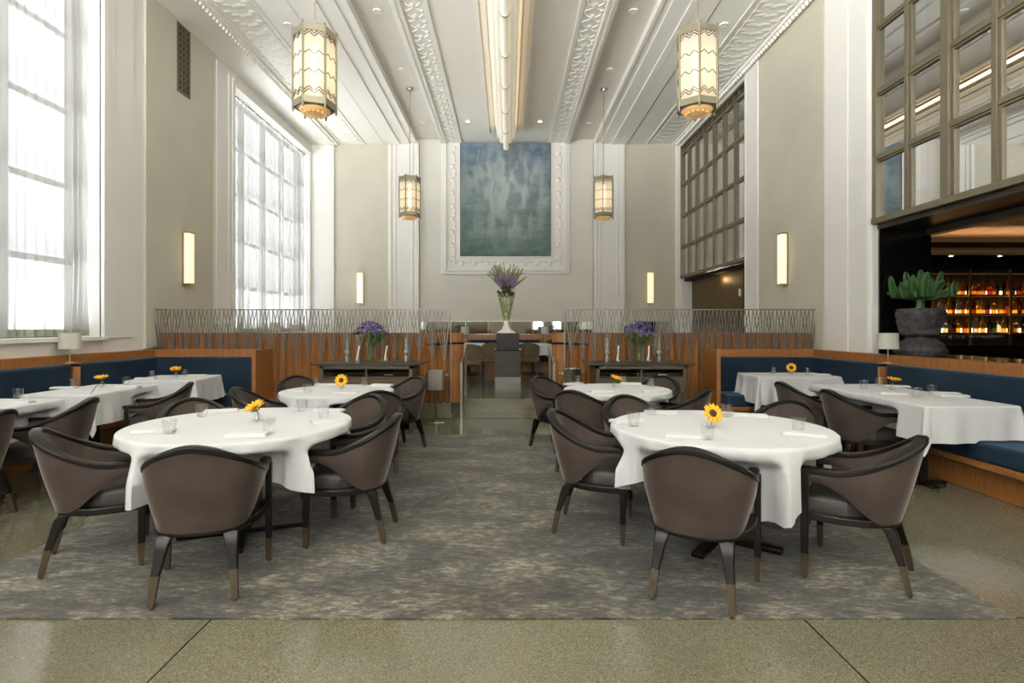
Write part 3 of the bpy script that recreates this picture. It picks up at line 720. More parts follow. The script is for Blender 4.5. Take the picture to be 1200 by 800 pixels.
for a in (
 ('S',(3.10,5.22),(1,-.05),'taupe armchair at the long table by the bar, the nearer of two'),
 ('T',(3.02,5.95),(1,0),'taupe armchair at the long table by the bar, the farther of two'),
 ('U',(-3.47,5.88),(-.93,-.37),'taupe armchair at the second window banquette table, leather seat showing'),
 ('V',(-3.57,4.62),(-.96,-.28),'taupe armchair behind the left front round table, drawn to the nearest window table'),
 ('W',(-3.67,3.93),(-.97,-.22),'taupe armchair cut by the edge of the view at the nearest window table')):
    armchair(*a, G2)

# ------------------------------------------------------------------ tables and cloths
def cloth(name, label, group, perim, zt, seed, chairs=(), folds=.24, loc=(0,0)):
    cy_rect = 'banquettes' in group
    """perim: list of (x,y, nx,ny, drop, flare)"""
    R = random.Random(seed); n = len(perim); rows = 19; e = .011; vs = []
    ks = [(R.choice((13,17,19)),R.uniform(0,6),.55),(R.choice((23,29,31)),R.uniform(0,6),.4),(R.choice((7,9)),R.uniform(0,6),.5)]
    for j in range(rows):
        for i,(x,y,nx,ny,D,fl) in enumerate(perim):
            if j == 0: vs.append((x-nx*.03, y-ny*.03, zt)); continue
            d = D*((j-1)/(rows-2))**1.15 ; q = e*PI/2
            if d < q: a = d/e; o = e*math.sin(a); z = zt-e*(1-math.cos(a))
            else:
                dd = d-q; t = i/n*2*PI
                wv = sum(am*math.sin(k*t+p) for k,p,am in ks)
                o = e + fl*dd + folds*min(dd,.22)*wv; z = zt-e-dd*math.sqrt(max(.2,1-fl*fl))
            px, py = x+nx*o, y+ny*o
            for c in chairs:
                (cx_,cy_),(dx,dy) = CH[c]
                yl = (px-cx_)*dx+(py-cy_)*dy; xl = abs(-(px-cx_)*dy+(py-cy_)*dx)
                if -.4 < yl < .265 and xl < .42 and z < .69:
                    wgt = (1-sst(.63,.69,z))*(1-sst(.32,.42,xl))
                    px += dx*(.265-yl)*wgt; py += dy*(.265-yl)*wgt
            zm = .47 if (cy_rect and (px > 3.83 or px < -4.52 or (py > 7.46 and py < 9))) else .02
            vs.append((px,py,max(z,zm)))
    fs = [tuple(range(n))]
    for j in range(rows-1):
        for i in range(n): fs.append((j*n+i,(j+1)*n+i,(j+1)*n+(i+1)%n,j*n+(i+1)%n))
    vs = [(a-loc[0],b-loc[1],c) for a,b,c in vs]
    o = MB().add(vs,fs).build(name, M['linen'], smooth=True, angle=80); o.location = (loc[0],loc[1],0)
    return tag(o, label, 'tablecloth', group)
def round_perim(cx_,cy_,r,side,rot,n=160,p=5):
    out = []
    for i in range(n):
        t = 2*PI*i/n; c, s = math.cos(t-rot), math.sin(t-rot)
        L = side*(abs(c)**p+abs(s)**p)**(-1/p)
        out.append((cx_+r*math.cos(t), cy_+r*math.sin(t), math.cos(t), math.sin(t), L-r, .03))
    return out
def rect_perim(cx_,cy_,wx,wy,drop,rot=0):
    out = []; r = .025; hx, hy = wx/2-r, wy/2-r
    for q,(sx_,sy_) in enumerate(((1,1),(-1,1),(-1,-1),(1,-1))):
        a0 = q*PI/2
        for i in range(13):
            a = a0+PI/2*i/12; t = min(i,12-i)/12*PI/2
            D = min(drop/max(.001,math.cos(t)), drop*1.36); fl = .05+.16*math.sin(2*t)
            out.append((sx_*hx+r*math.cos(a), sy_*hy+r*math.sin(a), math.cos(a), math.sin(a), D, fl))
        L = wx if q % 2 == 0 else wy; k = max(3,int(L/.03)); nx, ny = math.cos(a0+PI/2), math.sin(a0+PI/2)
        nsx, nsy = ((1,1),(-1,1),(-1,-1),(1,-1))[(q+1)%4]
        x0,y0 = sx_*hx+r*nx, sy_*hy+r*ny; x1,y1 = nsx*hx+r*nx, nsy*hy+r*ny
        for i in range(1,k): out.append((lerp(x0,x1,i/k),lerp(y0,y1,i/k),nx,ny,drop,.05))
    ca, sa = math.cos(rot), math.sin(rot)
    return [(cx_+x*ca-y*sa, cy_+x*sa+y*ca, a*ca-b*sa, a*sa+b*ca, D, f) for x,y,a,b,D,f in out]
ZT = .75
def table_round(cx_, cy_, r, label, rot=.6):
    z0 = .008
    t = thing('dining_table', label, 'table', (cx_,cy_,z0), rot, 'round dining tables')
    MB().lathe([(0,.705),(r-.03,.705),(r-.012,.715),(r-.012,.728),(r-.02,.738-z0),(0,.738-z0)],48).build('tabletop', M['console'], t, smooth=True)
    MB().lathe([(.055,.03),(.045,.08),(.040,.35),(.040,.66),(.10,.705)],16).build('column', M['cdark'], t, smooth=True)
    b = MB()
    for k in range(2): b.obox((0,0),k*PI/2,.78,.075,0,.032+.002*k)
    b.build('base', M['cdark'], t, bevel=.006)
    return t
def table_rect(cx_,cy_,wx,wy,label,rot=0,key=''):
    t = thing('dining_table', label, 'table', (cx_,cy_,0), rot, 'banquette tables'); ox, oy = {'R1':(-.14,0),'R2':(-.26,-.16)}.get(key,(0,0)); bw = .40 if key in ('R1','R2') else .52
    MB().box(-wx/2+.012,wx/2-.012,-wy/2+.012,wy/2-.012,.705,.738).build('tabletop', M['console'], t, bevel=.006)
    for s in ((-1,1) if wy > 1.2 else (0,)):
        MB().box(ox-.035,ox+.035,oy+s*wy*.28-.035,oy+s*wy*.28+.035,.03,.705).build('column', M['cdark'], t, bevel=.004)
        b = MB(); b.obox((ox,oy+s*wy*.28),0,bw,.07,0,.03); b.obox((ox,oy+s*wy*.28),PI/2,.34,.07,0,.032); b.build('base', M['cdark'], t, bevel=.005)
    return t
TB = {'T1':(-1.80,3.71,.70),'T4':(1.38,3.59,.68),'T2':(-1.75,5.62,.555),'T3':(1.15,5.75,.545)}
CL = 'white tablecloths on the round tables'
table_round(*TB['T1'],'round dining table nearest the viewer on the window side, under its cloth',.35)
table_round(*TB['T4'],'round dining table nearest the viewer on the bar side, under its cloth',.9)
table_round(*TB['T2'],'smaller round dining table before the left sideboard, under its cloth',.5)
table_round(*TB['T3'],'smaller round dining table before the right sideboard, under its cloth',.5)
for k, lb, side, rot, chs in (('T1','white cloth over the large round table on the window side',.965,-.45-PI/4,'ABCDF'),
                         ('T4','white cloth with a hanging point over the large round table on the bar side',.955,-PI/4-.10,'JKLMN'),
                         ('T2','white cloth over the smaller round table before the left sideboard',.84,.4,'EGHI'),
                         ('T3','white cloth over the smaller round table before the right sideboard',.84,.2,'OPQR')):
    x, y, r = TB[k]; cloth('tablecloth', lb, CL, round_perim(x,y,r,side,rot,160,{'T1':2.8,'T4':3.6}.get(k,2.6)), ZT, ord(k[1]), chs, loc=(x,y))
RT = {'L0':(-4.33,4.50,.60,.92,0),'L1':(-4.33,5.72,.68,.98,0),'L2':(-4.27,7.02,.80,.80,.12),'R1':(3.83,5.36,.78,1.74,0),'R2':(3.82,7.46,1.08,.66,0)}
CR = 'white tablecloths at the banquettes'
for k, tl, cl_, chs in (('L0','rectangular table nearest the viewer along the window banquette','white cloth on the nearest table of the window banquette','VW'),
                   ('L1','rectangular table second along the window banquette','white cloth on the second table of the window banquette','UV'),
                   ('L2','square table in the far corner of the window banquette','white cloth on the far corner table of the window banquette',''),
                   ('R1','long table along the bar banquette under a white cloth','white cloth with pointed corners on the long table by the bar','ST'),
                   ('R2','table in the far corner of the bar banquette','white cloth on the far corner table of the bar banquette','')):
    x,y,wx,wy,rot = RT[k]; table_rect(x,y,wx,wy,tl,rot,k)
    cloth('tablecloth', cl_, CR, rect_perim(x,y,wx,wy,.31 if k != 'R2' else .37,rot), ZT, sum(map(ord,k)), chs, folds=.07 if k != 'R2' else .14, loc=(x,y))

# ------------------------------------------------------------------ tableware
def at(px, py, z=ZT):
    Y = 640*(1.4-z)/(py-383); return ((px-595)*Y/640, Y)
glass0 = None
def tumbler(px, py, label):
    global glass0
    x, y = at(px,py)
    if glass0 is None:
        glass0 = MB().lathe([(0,0),(.032,0),(.034,.003),(.041,.088),(.0405,.0895),(.0385,.0885),(.0325,.016),(0,.013)],24).build('water_glass', M['glass'], smooth=True, angle=50)
        o = glass0
    else: o = glass0.copy(); COL.objects.link(o)
    o.location = (x,y,ZT+.0005); tag(o, label, 'glass', 'water glasses on the tables')
napkin0 = None
def napkin(px, py, rz, label):
    global napkin0
    x, y = at(px,py)
    if napkin0 is None:
        m = MB(); L = .115
        for (w_,z0,z1,dx) in ((.046,0,.007,0),(.044,.0065,.0135,.001),(.042,.013,.020,-.001)):
            sec = [(-w_,z0+.002),(-w_+.002,z0),(w_-.004,z0),(w_,z0+.0035),(w_-.004,z1),(-w_+.002,z1)]
            k = len(sec); vs = [(sx_*L+dx*4*(sx_ > 0), a, b) for sx_ in (-1,1) for a,b in sec]
            m.add(vs, [tuple(range(k))[::-1], tuple(range(k,2*k))]+[(i,(i+1)%k,k+(i+1)%k,k+i) for i in range(k)])
        napkin0 = m.build('napkin', M['napkin'], bevel=.0015); o = napkin0
    else: o = napkin0.copy(); COL.objects.link(o)
    o.location = (x,y,ZT+.0005); o.rotation_euler = (0,0,rz); tag(o, label, 'napkin', 'folded napkins on the tables')
sun0 = None
def sunflower(px, py, label, tilt, rz, hs=1.0):
    global sun0
    x, y = at(px,py); key = (tilt, hs)
    t = thing('sunflower_vase', label, 'flower', (x,y,ZT+.0005), rz, 'single sunflowers in small vases')
    MB().lathe([(0,0),(.020,0),(.030,.012),(.031,.028),(.018,.046),(.013,.058),(.017,.064),(.0155,.064),(.011,.057),(.016,.045),(.028,.028),(.026,.012),(0,.006)],18).build('vase', M['vglass'], t, smooth=True, angle=50)
    c = Vector((0,-.018,.094)); MB().tube([(.004,.004,.012),(0,0,.05),(0,-.008,.08),tuple(c)], .0042, 6).build('stem', M['stem'], t)
    Rm = Matrix.Rotation(tilt,3,'X'); pt = MB(); rnd = random.Random(int(px))
    for ring,(r0,r1,w_,n,up) in enumerate(((.018,.062,.017,15,.16),(.016,.052,.015,13,.36))):
        for k in range(n):
            a = 2*PI*(k+.5*ring)/n + rnd.uniform(-.06,.06); u = up+(.42 if tilt < .6 else 0)+rnd.uniform(-.12,.12); vs = []
            for s_,wd in ((0,.45),(.35,.95),(.7,.8),(1,.05)):
                rr = lerp(r0,r1,s_)*hs
                for sg in (-1,1):
                    q = Vector((rr*math.cos(a)-sg*w_*wd*hs*.5*math.sin(a), rr*math.sin(a)+sg*w_*wd*hs*.5*math.cos(a), (rr-r0)*math.tan(u)*(1-.3*s_)+.003*ring))
                    vs.append(c+Rm@q)
            pt.add(vs, [(0,1,3,2),(2,3,5,4),(4,5,7,6)])
    o = pt.build('petals', M['petal'], t, smooth=True); sd = o.modifiers.new('thick','SOLIDIFY'); sd.thickness = .0012
    m = MB(); vs = []; dr = .6 if tilt < .6 else 1; m.lathe([(.024*hs*dr,-.002),(.024*hs*dr,.006*dr),(.016*hs*dr,.011*dr),(0,.012*dr)],16)
    m.v = [tuple(c+Rm@Vector(v)) for v in m.v]; m.build('flower_disc', M['disc'], t, smooth=True)
    m = MB()
    for k in range(9):
        a = 2*PI*k/9; vs = []
        for rr,wd,z in ((.010,.010,-.006),(.030,.014,-.008),(.044,.002,-.004)):
            for sg in (-1,1): vs.append(c+Rm@Vector((rr*math.cos(a)-sg*wd*.5*math.sin(a), rr*math.sin(a)+sg*wd*.5*math.cos(a), z)))
        m.add(vs, [(0,1,3,2),(2,3,5,4)])
    m.build('sepals', M['leaf'], t)
TN = {'T1':'large window-side round table','T4':'large bar-side round table','T2':'round table before the left sideboard','T3':'round table before the right sideboard',
      'L0':'nearest window banquette table','L1':'second window banquette table','L2':'far corner window banquette table','R1':'long bar table','R2':'far corner bar-side table'}
for k, px, py, wh in (
 ('T1',198.5,508,'nearest the window side edge'),('T1',236.7,488,'in front of the arched chair rim'),('T1',315,508,'just right of the sunflower'),('T1',354,481.5,'at the far edge'),('T1',379,491.5,'at the aisle edge'),
 ('T4',742.3,499,'nearest the aisle'),('T4',763.3,485.7,'at the far aisle side'),('T4',851,488,'behind the sunflower'),('T4',829.3,514.7,'in front of the sunflower'),('T4',935.6,506,'nearest the bar side edge'),
 ('T2',360,461,'nearest the window side'),('T2',370,452,'at the far edge beside a chair back'),('T2',427.6,451.5,'right of the sunflower'),
 ('T3',676.8,449.2,'by the steel bucket'),('T3',730.6,449.8,'right of the yellow flower'),('T3',763,453,'nearest the banquette side'),
 ('L0',21.3,466.7,'at its far edge'),
 ('L1',84.7,453.5,'by the banquette divider'),('L1',147.8,450.6,'right of the yellow flower'),
 ('L2',177.5,442.7,'left of the yellow flower'),('L2',217,440.2,'right of the yellow flower'),
 ('R1',1012.5,455,'nearest the chairs at the far end'),('R1',1030.7,451.8,'in front of the wooden divider'),('R1',1074.3,465.2,'in front and right of the yellow flower'),('R1',1092.7,461.4,'nearest the banquette on its near half'),
 ('R2',906,437.8,'left of the sunflower'),('R2',946.3,438.4,'right of the sunflower')):
    tumbler(px, py, 'clear water tumbler on the %s, %s' % (TN[k], wh))
for k, px, py, rz, wh in (
 ('T1',180,506,.25,'at the window side edge'),('T1',259.6,482.6,.35,'at the far window side'),('T1',290,511,.12,'in front of the nearest chair'),('T1',385,494.5,.5,'at the aisle edge'),('T1',386,482,-.2,'at the far aisle side'),
 ('T4',734,494,.4,'nearest the aisle'),('T4',774,484.3,-.1,'at the far aisle side'),('T4',803,512,-.25,'in front of the nearest chair'),('T4',879,488,-.35,'behind the sunflower'),('T4',943,510.5,-.5,'at the bar side edge'),
 ('T2',351,459.4,.2,'at the window side'),('T2',382,451.4,.1,'at the far edge'),('T2',405,461,.1,'at the near edge'),('T2',448,452,-.3,'at the aisle side'),
 ('T3',739,450.3,-.1,'beside the far glass'),('T3',705,459.5,.1,'at the near edge'),('T3',764.6,459,.3,'at the banquette side'),('T3',672,450.5,.6,'at the aisle side'),
 ('L0',21,472,.1,'at its aisle edge'),
 ('L1',75,455.3,.1,'beside the glass by the divider'),('L1',150,453.8,.2,'at the aisle edge'),
 ('L2',171,444.2,.1,'at the window side'),('L2',231,440.5,.1,'at the aisle side'),
 ('R1',1050.7,453.5,-.3,'behind the yellow flower'),('R1',1046,462,-.3,'at the chair side'),('R1',1107.6,461.6,-.3,'by the glass nearest the banquette'),('R1',1117,464.5,-.25,'at its near end by the banquette'),
 ('R2',961,439.6,-.1,'right of the sunflower')):
    napkin(px, py, rz, 'white folded napkin on the %s, %s' % (TN[k], wh))
for k, px, py, lb, tilt, rz in (
 ('T1',302.4,494,'open sunflower leaning in a bud vase on the large window-side round table',.55,-.5),
 ('T4',833.4,501,'sunflower with dark centre facing the viewer on the large bar-side round table',1.15,.15),
 ('T2',400.4,456,'sunflower with dark centre on the round table before the left sideboard',1.35,.1),
 ('T3',720,454.6,'yellow flower seen edge on, on the round table before the right sideboard',.35,.9),
 ('L1',119.8,453.6,'yellow flower on the second window banquette table',.2,.2),
 ('L2',206.5,442,'yellow flower on the far corner table of the window banquette',.35,.3),
 ('R1',1045.4,456.6,'yellow flower seen edge on, on the long table by the bar',.15,.4),
 ('R2',927,438.6,'small sunflower facing the viewer on the far corner table of the bar banquette',1.5,-.3)):
    sunflower(px, py, lb, tilt, rz, 1.15)
# ------------------------------------------------------------------ banquettes
def roundrect(x0,x1,y0,y1,r,cor,n=7):     # cor: which corners are round (bl,br,tr,tl)
    out = []
    for (cx_,cy_,a0,on) in ((x0,y0,PI,cor[0]),(x1,y0,1.5*PI,cor[1]),(x1,y1,0,cor[2]),(x0,y1,.5*PI,cor[3])):
        if not on: out.append((cx_,cy_)); continue
        ox = cx_+(r if cx_ == x0 else -r); oy = cy_+(r if cy_ == y0 else -r)
        for i in range(n+1): a = a0+.5*PI*i/n; out.append((ox+r*math.cos(a), oy+r*math.sin(a)))
    return out
def banquette(s, xw, yd, yend, xend, lb_corner, lb_near):
    """s=-1 left, +1 right; xw wall, yd divider, yend screen face, xend inner end of the return"""
    W = M['walnut_b']; X = lambda d: xw - s*d       # d metres out from the wall
    def bx(m, d0, d1, y0, y1, z0, z1):
        a, b_ = sorted((X(d0),X(d1))); m.box(a,b_,y0,y1,z0,z1); return m
    def cush(m, d0, d1, y0, y1, z0, z1, r, ends):
        # plan with rounded front corner at the chosen ends
        a, b_ = sorted((X(d0),X(d1))); fr = (s > 0)      # front is low x on the right side
        bl = fr and ends[0]; tl = fr and ends[1]; br = (not fr) and ends[0]; tr = (not fr) and ends[1]
        m.prism(roundrect(a,b_,y0,y1,r,(bl,br,tr,tl)), z0, z1); return m
    y0 = 2.6; g = 'blue velvet banquettes'
    for nm, ya, yb, lb in (('near',y0,yd,lb_near),('corner',yd,yend,lb_corner)):
        corner = nm == 'corner'
        t = thing('banquette', lb, 'banquette', (0,0,0), 0, g)
        m = MB(); bx(m,.005,.15,ya,yb if corner else yb-.001,.93,1.065)
        if corner:
            a, b_ = sorted((X(.15),xend)); m.box(a,b_,yend-.15,yend-.005,.93,1.065)
        m.build('wood_cap', W, t, bevel=.006)
        m = MB(); gap = .05
        if not corner: cush(m,.005,.235,ya,yb-gap*.4,.36,.955,.10,(0,1))
        else:
            cush(m,.005,.235,ya+gap*.4,yend-.22,.36,.955,.10,(1,0))
            a, b_ = sorted((X(.005),xend)); m.box(a,b_,yend-.24,yend-.01,.36,.955)
        m.build('back_cushion', M['blue'], t, bevel=.028, seg=3)
        m = MB(); bx(m,.22,.86,ya,(yb-.03) if not corner else yend-.22,.30,.455)
        if corner:
            a, b_ = sorted((X(.86),xend)); m.box(a,b_,yend-.80,yend-.22,.30,.455)
        m.build('seat_cushion', M['blue'], t, bevel=.03, seg=3)
        m = MB(); bx(m,.02,.86,ya,(yb-.03) if not corner else yend-.02,.245,.30); bx(m,.02,.74,ya,(yb-.03) if not corner else yend-.02,.0,.245)
        if corner:
            a, b_ = sorted((X(.86),xend)); m.box(a,b_,yend-.80,yend-.02,.245,.30); m.box(a,b_,yend-.68,yend-.02,0,.245)
        m.build('plinth', W, t, bevel=.006)
        if corner:
            a, b_ = sorted((xend, xend - s*.055)); MB().box(a,b_,yend-.56,yend-.0,.0,1.075).build('end_panel', M['walnut_b'], t, bevel=.004)
            m = MB(); bx(m,.005,.275,yd-.019,yd+.019,.30,.925); m.prism([(X(.005),yd-.15),(X(.15),yd-.11),(X(.285),yd-.024),(X(.285),yd+.024),(X(.15),yd+.11),(X(.005),yd+.15)][::(1 if s < 0 else -1)], .957,.972)
            m.build('divider', M['walnut'], t, bevel=.005)
banquette(-1, XL, 6.55, 8.30, -3.63, 'blue velvet corner banquette under the left screen and far window pier', 'blue velvet banquette run below the nearest curtained window')
banquette(1, XR, 6.55, 8.30, 3.02, 'dark blue velvet corner banquette in front of the right screen', 'dark blue velvet banquette run below the bar opening')

# ------------------------------------------------------------------ screens of folded walnut with rods
def screen(x0, x1, label, open_end):
    t = thing('partition_screen', label, 'screen', ((x0+x1)/2, 8.34, 0)); cx_ = (x0+x1)/2; h = (x1-x0)/2
    MB().box(-h,h,0,.36,0,.24).build('stone_base', M['terrazzo_plain'], t, bevel=.004)
    n = int(2*h/.061/2)*2; pts = []
    for k in range(n+1): pts.append((-h+2*h*k/n, .045 if k % 2 else .10))
    e = open_end
    back = [(h,.34),(-h,.34)]
    m = MB(); m.prism(pts+back, .24, 1.31); m.build('wood_panel', M['walnut'], t)
    m = MB(); a = e*h
    m.prism([(a+e*.19*math.sin(q*PI/8)-e*.01, .185-.15*math.cos(q*PI/8)) for q in range(9)][::(1 if e > 0 else -1)], .24, 1.31); m.build('rounded_end', M['walnut'], t, smooth=True, angle=60)
    m = MB(); m.tube([(a+e*.188*math.sin(q*PI/10)-e*.008, .185-.155*math.cos(q*PI/10), 1.15) for q in range(6)][::-1]+[(a-e*.12*k,.028,1.15-.006*k) for k in range(1,4)], .018, 6); m.build('inlay_band', M['void'], t)
    m = MB(); m.box(-h,h,-.022,.0,1.655,1.672); m.box(-h-.008,-h+.008,-.02,.0,.24,1.672); m.box(h-.008,h+.008,-.02,.0,.24,1.672)
    m.build('top_bar', M['pewter'], t)
    P = .183; g = int(2*h/P); P = 2*h/g; r = .0068
    for k in range(g):
        xc = -h+P*(k+.5); m = MB(); zk = .95-.10*((k*7)%3)/2
        m.tube([(xc,-.011,.24),(xc,-.011,zk)], r*1.1, 5)
        for q in (-2.5,-1.5,-.5,.5,1.5,2.5):
            xt = max(-h,min(h,xc+q*P/3)); zq = zk+{.5:.26,1.5:.12,2.5:0}[abs(q)]; m.tube([(xc,-.011,zq),(xt,-.011,1.66)], r, 5)
        m.tube([(xc,-.011,zk),(xc,-.011,zk+.26)], r, 5)
        m.build('rod_fan', M['pewter'], t)
    return t
screen(XL+.005, -.87, 'folded walnut screen with fanned metal rods behind the left sideboard', 1)
screen(.87, XR-.005, 'folded walnut screen with fanned metal rods behind the right sideboard', -1)

# handrails
def handrail(x, label):
    t = thing('handrail', label, 'handrail', (x,8.25,0))
    MB().bar((0,0,.0),(0,0,.86),.038,.045,up=(0,1,0)).build('post', M['nickel'], t, bevel=.003)
    MB().bar((0,.80,UP),(0,.80,1.10),.038,.045,up=(0,1,0)).build('post', M['nickel'], t, bevel=.003)
    MB().bar((0,-.022,.85),(0,.822,1.10),.044,.05).build('rail', M['nickel'], t, bevel=.004)
handrail(-.70,'slim metal handrail at the steps by the left screen'); handrail(.70,'slim metal handrail at the steps by the right screen')

# ------------------------------------------------------------------ sideboards
def sideboard(x0, x1, label):
    cx_ = (x0+x1)/2; h = (x1-x0)/2; t = thing('sideboard', label, 'sideboard', (cx_,7.42,0), 0, 'matching sideboards'); C = M['console']; D = .62
    MB().box(-h-.11,h+.11,-.03,D,.878,.905).build('top', M['dbronze'], t, bevel=.003)
    m = MB(); m.box(-h,-h+.05,0,D-.03,0,.878); m.box(h-.05,h,0,D-.03,0,.878); m.box(-h,h,0,D-.03,.828,.878); m.box(-h,h,.01,D-.03,.10,.14); m.box(-h,h,D-.05,D-.03,.1,.878)
    m.box(-.012,.012,.0,D-.05,.14,.83); m.box(-h+.05,h-.05,.02,D-.05,.705,.72)
    m.build('body', C, t, bevel=.003)
    for s in (-1,1):
        xa, xb = sorted((s*.012, s*(h-.05)))
        f = MB().box(xa+.006,xb-.006,.04,D-.08,.722,.775).build('tray_drawer', M['black'], t, bevel=.003)
        MB().bar(((xa+xb)/2-.06,.032,.748),((xa+xb)/2+.06,.032,.748),.014).build('pull', M['steel'], f)
        for k in range(3):
            z = .145+.186*k
            f = MB().box(xa+.004,xb-.004,-.002,D-.1,z,z+.182).build('drawer', C, t, bevel=.003)
            for q in (.25,.75):
                m = MB(); c = lerp(xa,xb,q); m.tube([(c,-.002,z+.12),(c,-.022,z+.12)], .012, 8); m.build('knob', M['dbronze'], f)
sideboard(-2.56,-1.29,'low dark oak sideboard with purple flowers before the left screen')
sideboard(1.20,2.44,'low dark oak sideboard with purple flowers before the right screen')

def bouquet(x, y, z, label, seed):
    R = random.Random(seed); t = thing('flower_arrangement', label, 'flowers', (x,y,z+.0005), 0, 'purple bouquets on the sideboards')
    MB().lathe([(0,0),(.085,0),(.088,.01),(.085,.20),(.098,.285),(.095,.285),(.081,.20),(.082,.014),(0,.012)],20).build('vase', M['vglass'], t, smooth=True, angle=50)
    m = MB(); fol = MB(); bl = MB()
    for k in range(34):
        a = R.uniform(0,2*PI); r0 = R.uniform(.01,.06); r1 = .235*math.sqrt(R.random()); zz = .53-.55*r1*r1/.235-.03*R.random()
        b = a+PI+R.uniform(-.5,.5)
        m.tube([(r0*math.cos(b),r0*math.sin(b),.02),(.04*math.cos(a),.04*math.sin(a),.24),(r1*math.cos(a),r1*math.sin(a),zz-.01)], .0045, 5)
        for q in range(3):
            f = R.uniform(.3,.9); c = Vector((lerp(.04,r1,f)*math.cos(a), lerp(.04,r1,f)*math.sin(a), lerp(.25,zz-.05,f)))
            d = R.uniform(0,2*PI); L = R.uniform(.05,.09); u = Vector((math.cos(d),math.sin(d),R.uniform(-.2,.6))).normalized(); s_ = u.cross(Vector((0,0,1))).normalized()*.016
            fol.add([c, c+u*L*.5+s_, c+u*L, c+u*L*.5-s_], [(0,1,2,3)])
    for k in range(95):
        a = R.uniform(0,2*PI); r1 = .245*math.sqrt(R.random()); zz = .56-.60*r1*r1/.245+R.uniform(-.05,.03); c = Vector((r1*math.cos(a),r1*math.sin(a),zz))
        up = Vector((c.x*2,c.y*2,.6)).normalized(); e1 = up.orthogonal().normalized(); e2 = up.cross(e1); s_ = R.uniform(.024,.036)
        for q in range(6):
            g = q*PI/3+R.random()*.3; u = e1*math.cos(g)+e2*math.sin(g); v = up.cross(u)
            bl.add([c, c+u*s_*.7+v*s_*.35+up*.006, c+u*s_*1.15+up*.002, c+u*s_*.7-v*s_*.35+up*.006], [(0,1,2,3)])
        if k % 3 == 0: bl.ball(tuple(c+up*.006), .007, None, None, 5, 4)
    m.build('stems', M['stem'], t); fol.build('foliage', M['leaf'], t)
    bl.build('blossoms', M['purple'], t); b = t.children[-1]
bouquet(-1.93,7.72,.905,'purple flower bouquet in a glass vase on the left sideboard',4)
bouquet(1.86,7.72,.905,'purple flower bouquet in a glass vase on the right sideboard',9)
def hurricane(px, z, y, label):
    x = (px-595)*y/640; t = thing('glass_cylinder', label, 'vase', (x,y,z+.0005), 0, 'tall glass cylinders on the sideboards')
    MB().lathe([(0,0),(.050,0),(.052,.006),(.050,.33),(.056,.345),(.053,.345),(.047,.33),(.048,.01),(0,.008)],18).build('cylinder', M['vglass'], t, smooth=True, angle=50)
    m = MB(); m.lathe([(0,.008),(.02,.01),(.022,.08),(.010,.10),(.010,.115)],12); m.ball((0,0,.145),.034,None,.036,12,8); m.build('crystal_stopper', M['crystal'], t, smooth=True)
def decanter(px, z, y, label, lean):
    x = (px-595)*y/640; t = thing('decanter', label, 'decanter', (x,y,z+.0005), 0, 'small glass decanters on the sideboards')
    MB().lathe([(0,0),(.060,0),(.064,.010),(.030,.09),(.013,.15),(.012,.20),(.017,.205),(.0145,.205),(.009,.20),(.010,.15),(.026,.09),(.058,.012),(0,.008)],18).build('body', M['vglass'], t, smooth=True, angle=50)
    m = MB(); m.tube([(-.02,0,.03),(-.004,0,.12),(lean,0,.235)], [.008,.010,.012], 8); m.build('white_spout', M['porcelain'], t, smooth=True)
hurricane(406.5,.905,7.62,'tall clear glass cylinder at the window end of the left sideboard'); hurricane(475.5,.905,7.62,'tall clear glass cylinder at the aisle end of the left sideboard')
hurricane(711,.905,7.62,'tall clear glass cylinder at the aisle end of the right sideboard'); hurricane(772.5,.905,7.62,'tall clear glass cylinder at the banquette end of the right sideboard')
decanter(419.5,.905,7.56,'conical decanter left of the bouquet on the left sideboard',.02); decanter(452,.905,7.56,'conical decanter right of the bouquet on the left sideboard',.02)
decanter(724.8,.905,7.56,'conical decanter left of the bouquet on the right sideboard',.0); decanter(760.5,.905,7.56,'conical decanter right of the bouquet on the right sideboard',.0)

# ice bucket stands
t = thing('ice_bucket_stand', 'square steel ice bucket on a pole stand beside the left sideboard', 'ice bucket', (-1.045,7.95,0))
m = MB(); m.box(-.13,.13,-.045,-.005,0,.016); m.box(-.13,.13,.005,.045,0,.016); m.build('base', M['steel'], t, bevel=.004)
MB().tube([(0,0,.01),(0,0,.50)], .014, 10).build('pole', M['steel'], t)
m = MB()
pr = roundrect(-.125,.125,-.10,.10,.03,(1,1,1,1),4); k = len(pr)
vs = [(x*.97,y*.97,.49) for x,y in pr]+[(x,y,.77) for x,y in pr]+[(x*.95,y*.94,.77) for x,y in pr]+[(x*.92,y*.9,.52) for x,y in pr]
m.add(vs, [tuple(range(k))[::-1], tuple(3*k+j for j in range(k))]+[(i*k+j,i*k+(j+1)%k,(i+1)*k+(j+1)%k,(i+1)*k+j) for i in range(3) for j in range(k)]); b = m.build('bucket', M['nickel'], t, smooth=True, angle=50)
for s in (-1,1):
    m = MB(); m.tube([(s*.12,0,.70),(s*.165,0,.70)], .006, 8); m.ball((s*.172,0,.70), .014, None, None, 10, 6); m.build('handle_knob', M['steel'], b, smooth=True)
t = thing('ice_bucket_stand', 'round steel ice bucket on a pole stand beside the right sideboard', 'ice bucket', (.935,7.95,0))
MB().lathe([(0,0),(.14,0),(.14,.012),(.02,.022)],20).build('base', M['steel'], t, smooth=True)
MB().tube([(0,0,.01),(0,0,.50)], .014, 10).build('pole', M['steel'], t)
b = MB().lathe([(0,.49),(.115,.49),(.125,.51),(.138,.79),(.142,.795),(.132,.795),(.118,.52),(0,.51)],24).build('bucket', M['steel'], t, smooth=True, angle=50)
